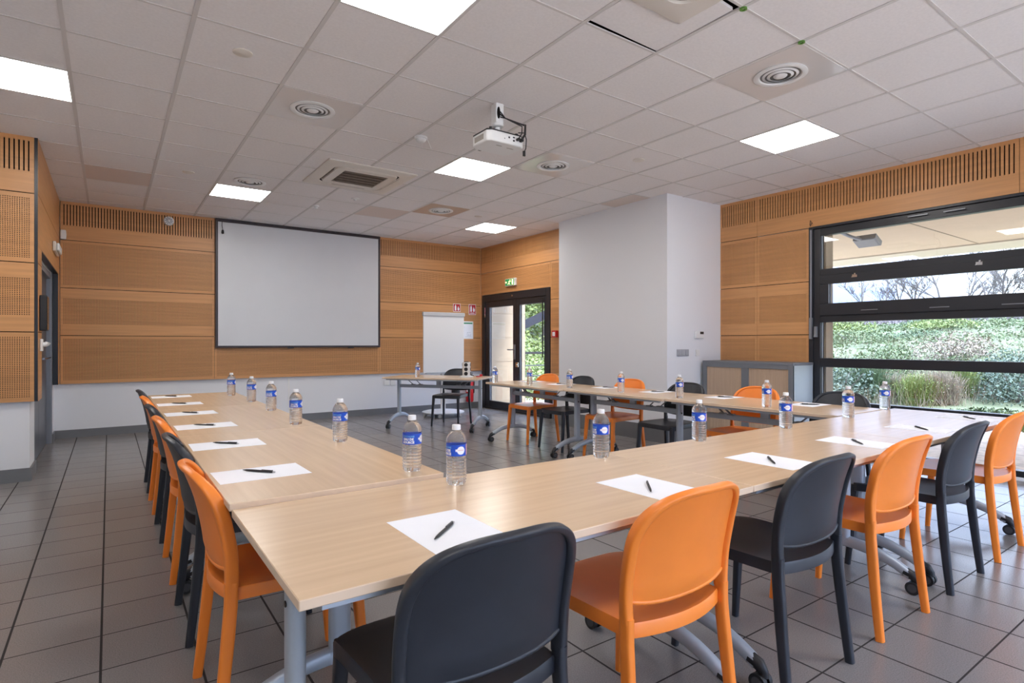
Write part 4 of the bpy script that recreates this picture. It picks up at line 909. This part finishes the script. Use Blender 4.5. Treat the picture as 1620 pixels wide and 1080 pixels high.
bush(1452, 12.7, .62, .72, leaf_c, 'broom', 'yellow green broom shrub in the middle of the lower pane', 2000, .04)
bush(1487, 12.6, .6, .78, dry_m, 'broom', 'brown dry twiggy shrub in the middle of the lower pane', 2000, .03)
bush(1518, 13.0, .5, .8, leaf_c, 'broom', 'small yellow green shrub right of the dry brown one', 1300, .04)
bush(1556, 13.2, .85, 1.0, leaf_d, 'round', 'blue green shrub rising right of the dry one', 2600, .04)
bush(1610, 12.2, .85, 1.05, leaf_d, 'round', 'feathery blue green shrub at the right picture edge', 2600, .035)
bush(1425, 15.6, .9, .7, leaf_a, 'round', 'low green shrub behind the pale dry clump', 1800, .045)
bush(1500, 15.8, 1.0, .75, dry_m, 'round', 'grey brown bramble behind the twiggy shrub', 2000, .04)
bush(1322, 27, 1.5, 1.25, leaf_c, 'round', 'yellow green bush on the upper left of the bank', 2200, .055)
bush(1345, 22, 1.2, .6, leaf_a, 'round', 'rounded green bush low on the left of the bank', 1800, .05)
bush(1474, 33, 1.8, .75, leaf_b, 'round', 'dark green bush standing on the crest of the bank', 2200, .065)
bush(1510, 25, 1.6, .75, leaf_c, 'round', 'pale yellow green bush in the middle of the bank', 2200, .055)
bush(1440, 22, 1.4, .5, leaf_b, 'round', 'low dark green bramble in the middle of the bank', 1800, .055)
bush(1590, 26, 1.4, .7, leaf_a, 'round', 'green bush on the right side of the bank', 1800, .055)
bush(1390, 28, 1.2, .55, leaf_a, 'round', 'small green bush in the left centre of the bank', 1500, .055)
bush(1575, 9.4, .8, .30, leaf_b, 'round', 'leafy green shrub just outside the glass, seen below the table edge', 2400, .035)
bush(1640, 9.0, .8, .33, leaf_c, 'round', 'bright green shrub outside, behind the last orange chair', 2000, .04)
bush(1480, 9.6, .6, .25, leaf_d, 'round', 'low grey green shrub outside, seen beneath the table corner', 1600, .035)

def bare_tree(seed, px, t, ht, label, copies=()):
    rr_ = random.Random(seed); mb = MB(); c_ = ray_pt(px, t); z0 = terrain(*c_)-.1
    def branch(p, d, ln, r_, lev):
        n_ = 4; pts = [p]; dd = d
        for k in range(n_):
            dd = (dd+Vector((rr_.gauss(0, .11), rr_.gauss(0, .11), rr_.gauss(.03, .05)))).normalized(); pts.append(pts[-1]+dd*ln/n_)
        mb.tube(pts, lambda i: r_*(1-.55*i/n_), n=5 if lev < 2 else 4, caps=False)
        if lev >= 4: return
        for k in range(rr_.randint(4, 6) if lev < 3 else 4):
            u = rr_.uniform(.3, 1); i = min(n_-1, int(u*n_)); q = pts[i].lerp(pts[i+1], u*n_-i) if u < 1 else pts[-1]
            side = Vector((rr_.gauss(0, 1), rr_.gauss(0, 1), rr_.uniform(-.1, .6))).normalized()
            branch(q, (dd*.95+side*.75).normalized(), ln*rr_.uniform(.42, .66), r_*.46*(1-.3*u)+.0045, lev+1)
    for k in range(rr_.choice((1, 2, 2))): branch(Vector((k*.25, k*.1, 0)), Vector((rr_.gauss(0, .1)+.18*k, rr_.gauss(0, .1), 1)).normalized(), ht*.62, .085 if k == 0 else .06, 0)
    root = mb.build('bare_tree', bark_m, smooth=60); root.location = (c_[0], c_[1], z0); tag(root, label, 'tree', 'bare trees on the crest of the bank')
    for px2, t2, sc_, rz_, lab2 in copies:
        o = root.copy(); C.objects.link(o); c2 = ray_pt(px2, t2); o.location = (c2[0], c2[1], terrain(*c2)-.1); o.rotation_euler = (0, 0, rz_); o.scale = (sc_,)*3; o['label'] = lab2
bare_tree(3, 1362, 40, 4.6, 'small bare tree farthest left in the window, lowest of the row', ((1448, 41, 1.12, 2.1, 'bare spreading tree left of the window centre'), (1560, 39, 1.05, 4.0, 'bare tree right of the window centre with thin crown'), (1640, 38, 1.0, 1.0, 'bare tree cut by the right picture edge')))
bare_tree(8, 1402, 42, 5.2, 'bare many branched tree, second from left in the window', ((1490, 40, 1.15, 1.2, 'tall bare tree with thick trunks at the window centre'), (1585, 40, 1.2, 3.3, 'tall bare tree with dense crown towards the right of the window')))
bare_tree(14, 1425, 44, 5.4, 'bare tree with fine twigs, third from left in the window', ((1522, 42, 1.05, 2.6, 'slim bare tree just right of the window centre'), (1612, 44, 1.1, 5.1, 'bare tree behind the others near the right window end')))
bare_tree(21, 838, 30, 6.0, 'bare tree on the bank outside the exit door, left of its mate', ((853, 34, 1.0, 2.2, 'bare tree on the bank outside the exit door, right of its mate'),))
def leafy_tree(px, t, ht, label, m):
    c_ = ray_pt(px, t); root = thing('leafy_tree', label, 'tree', (c_[0], c_[1], terrain(*c_)-.1))
    d_ = rg.normal(size=(2600, 3)); d_ /= np.linalg.norm(d_, axis=1)[:, None]; q = d_*rg.uniform(.3, 1, (2600, 1))**.6*[ht*.3, ht*.3, ht*.42]+[0, 0, ht*.6]
    MB().quads(leaves(q, .11)).build('crown', m, root, smooth=0); MB().tube([(0, 0, 0), (.1, 0, ht*.3), (0, .1, ht*.7)], lambda i: .12-.04*i, n=8).build('trunk', bark_m, root)
leafy_tree(862, 24, 4.2, 'light green tree in leaf outside the exit door', leaf_c)
# distant winter woodland behind the crest
p, t = scatter(1150, 1780, 39, 58, 9000); tip = p+np.c_[rg.normal(0, .5, (len(p), 2)), rg.uniform(.6, 1.9, len(p))]
dw = MB().quads(blades(p, tip, .03)).build('woodland', mat('grey_twigs', (.19, .165, .175), .9), smooth=0); dw['kind'] = 'stuff'; tag(dw, 'grey haze of bare saplings along the crest behind the bank', 'undergrowth')
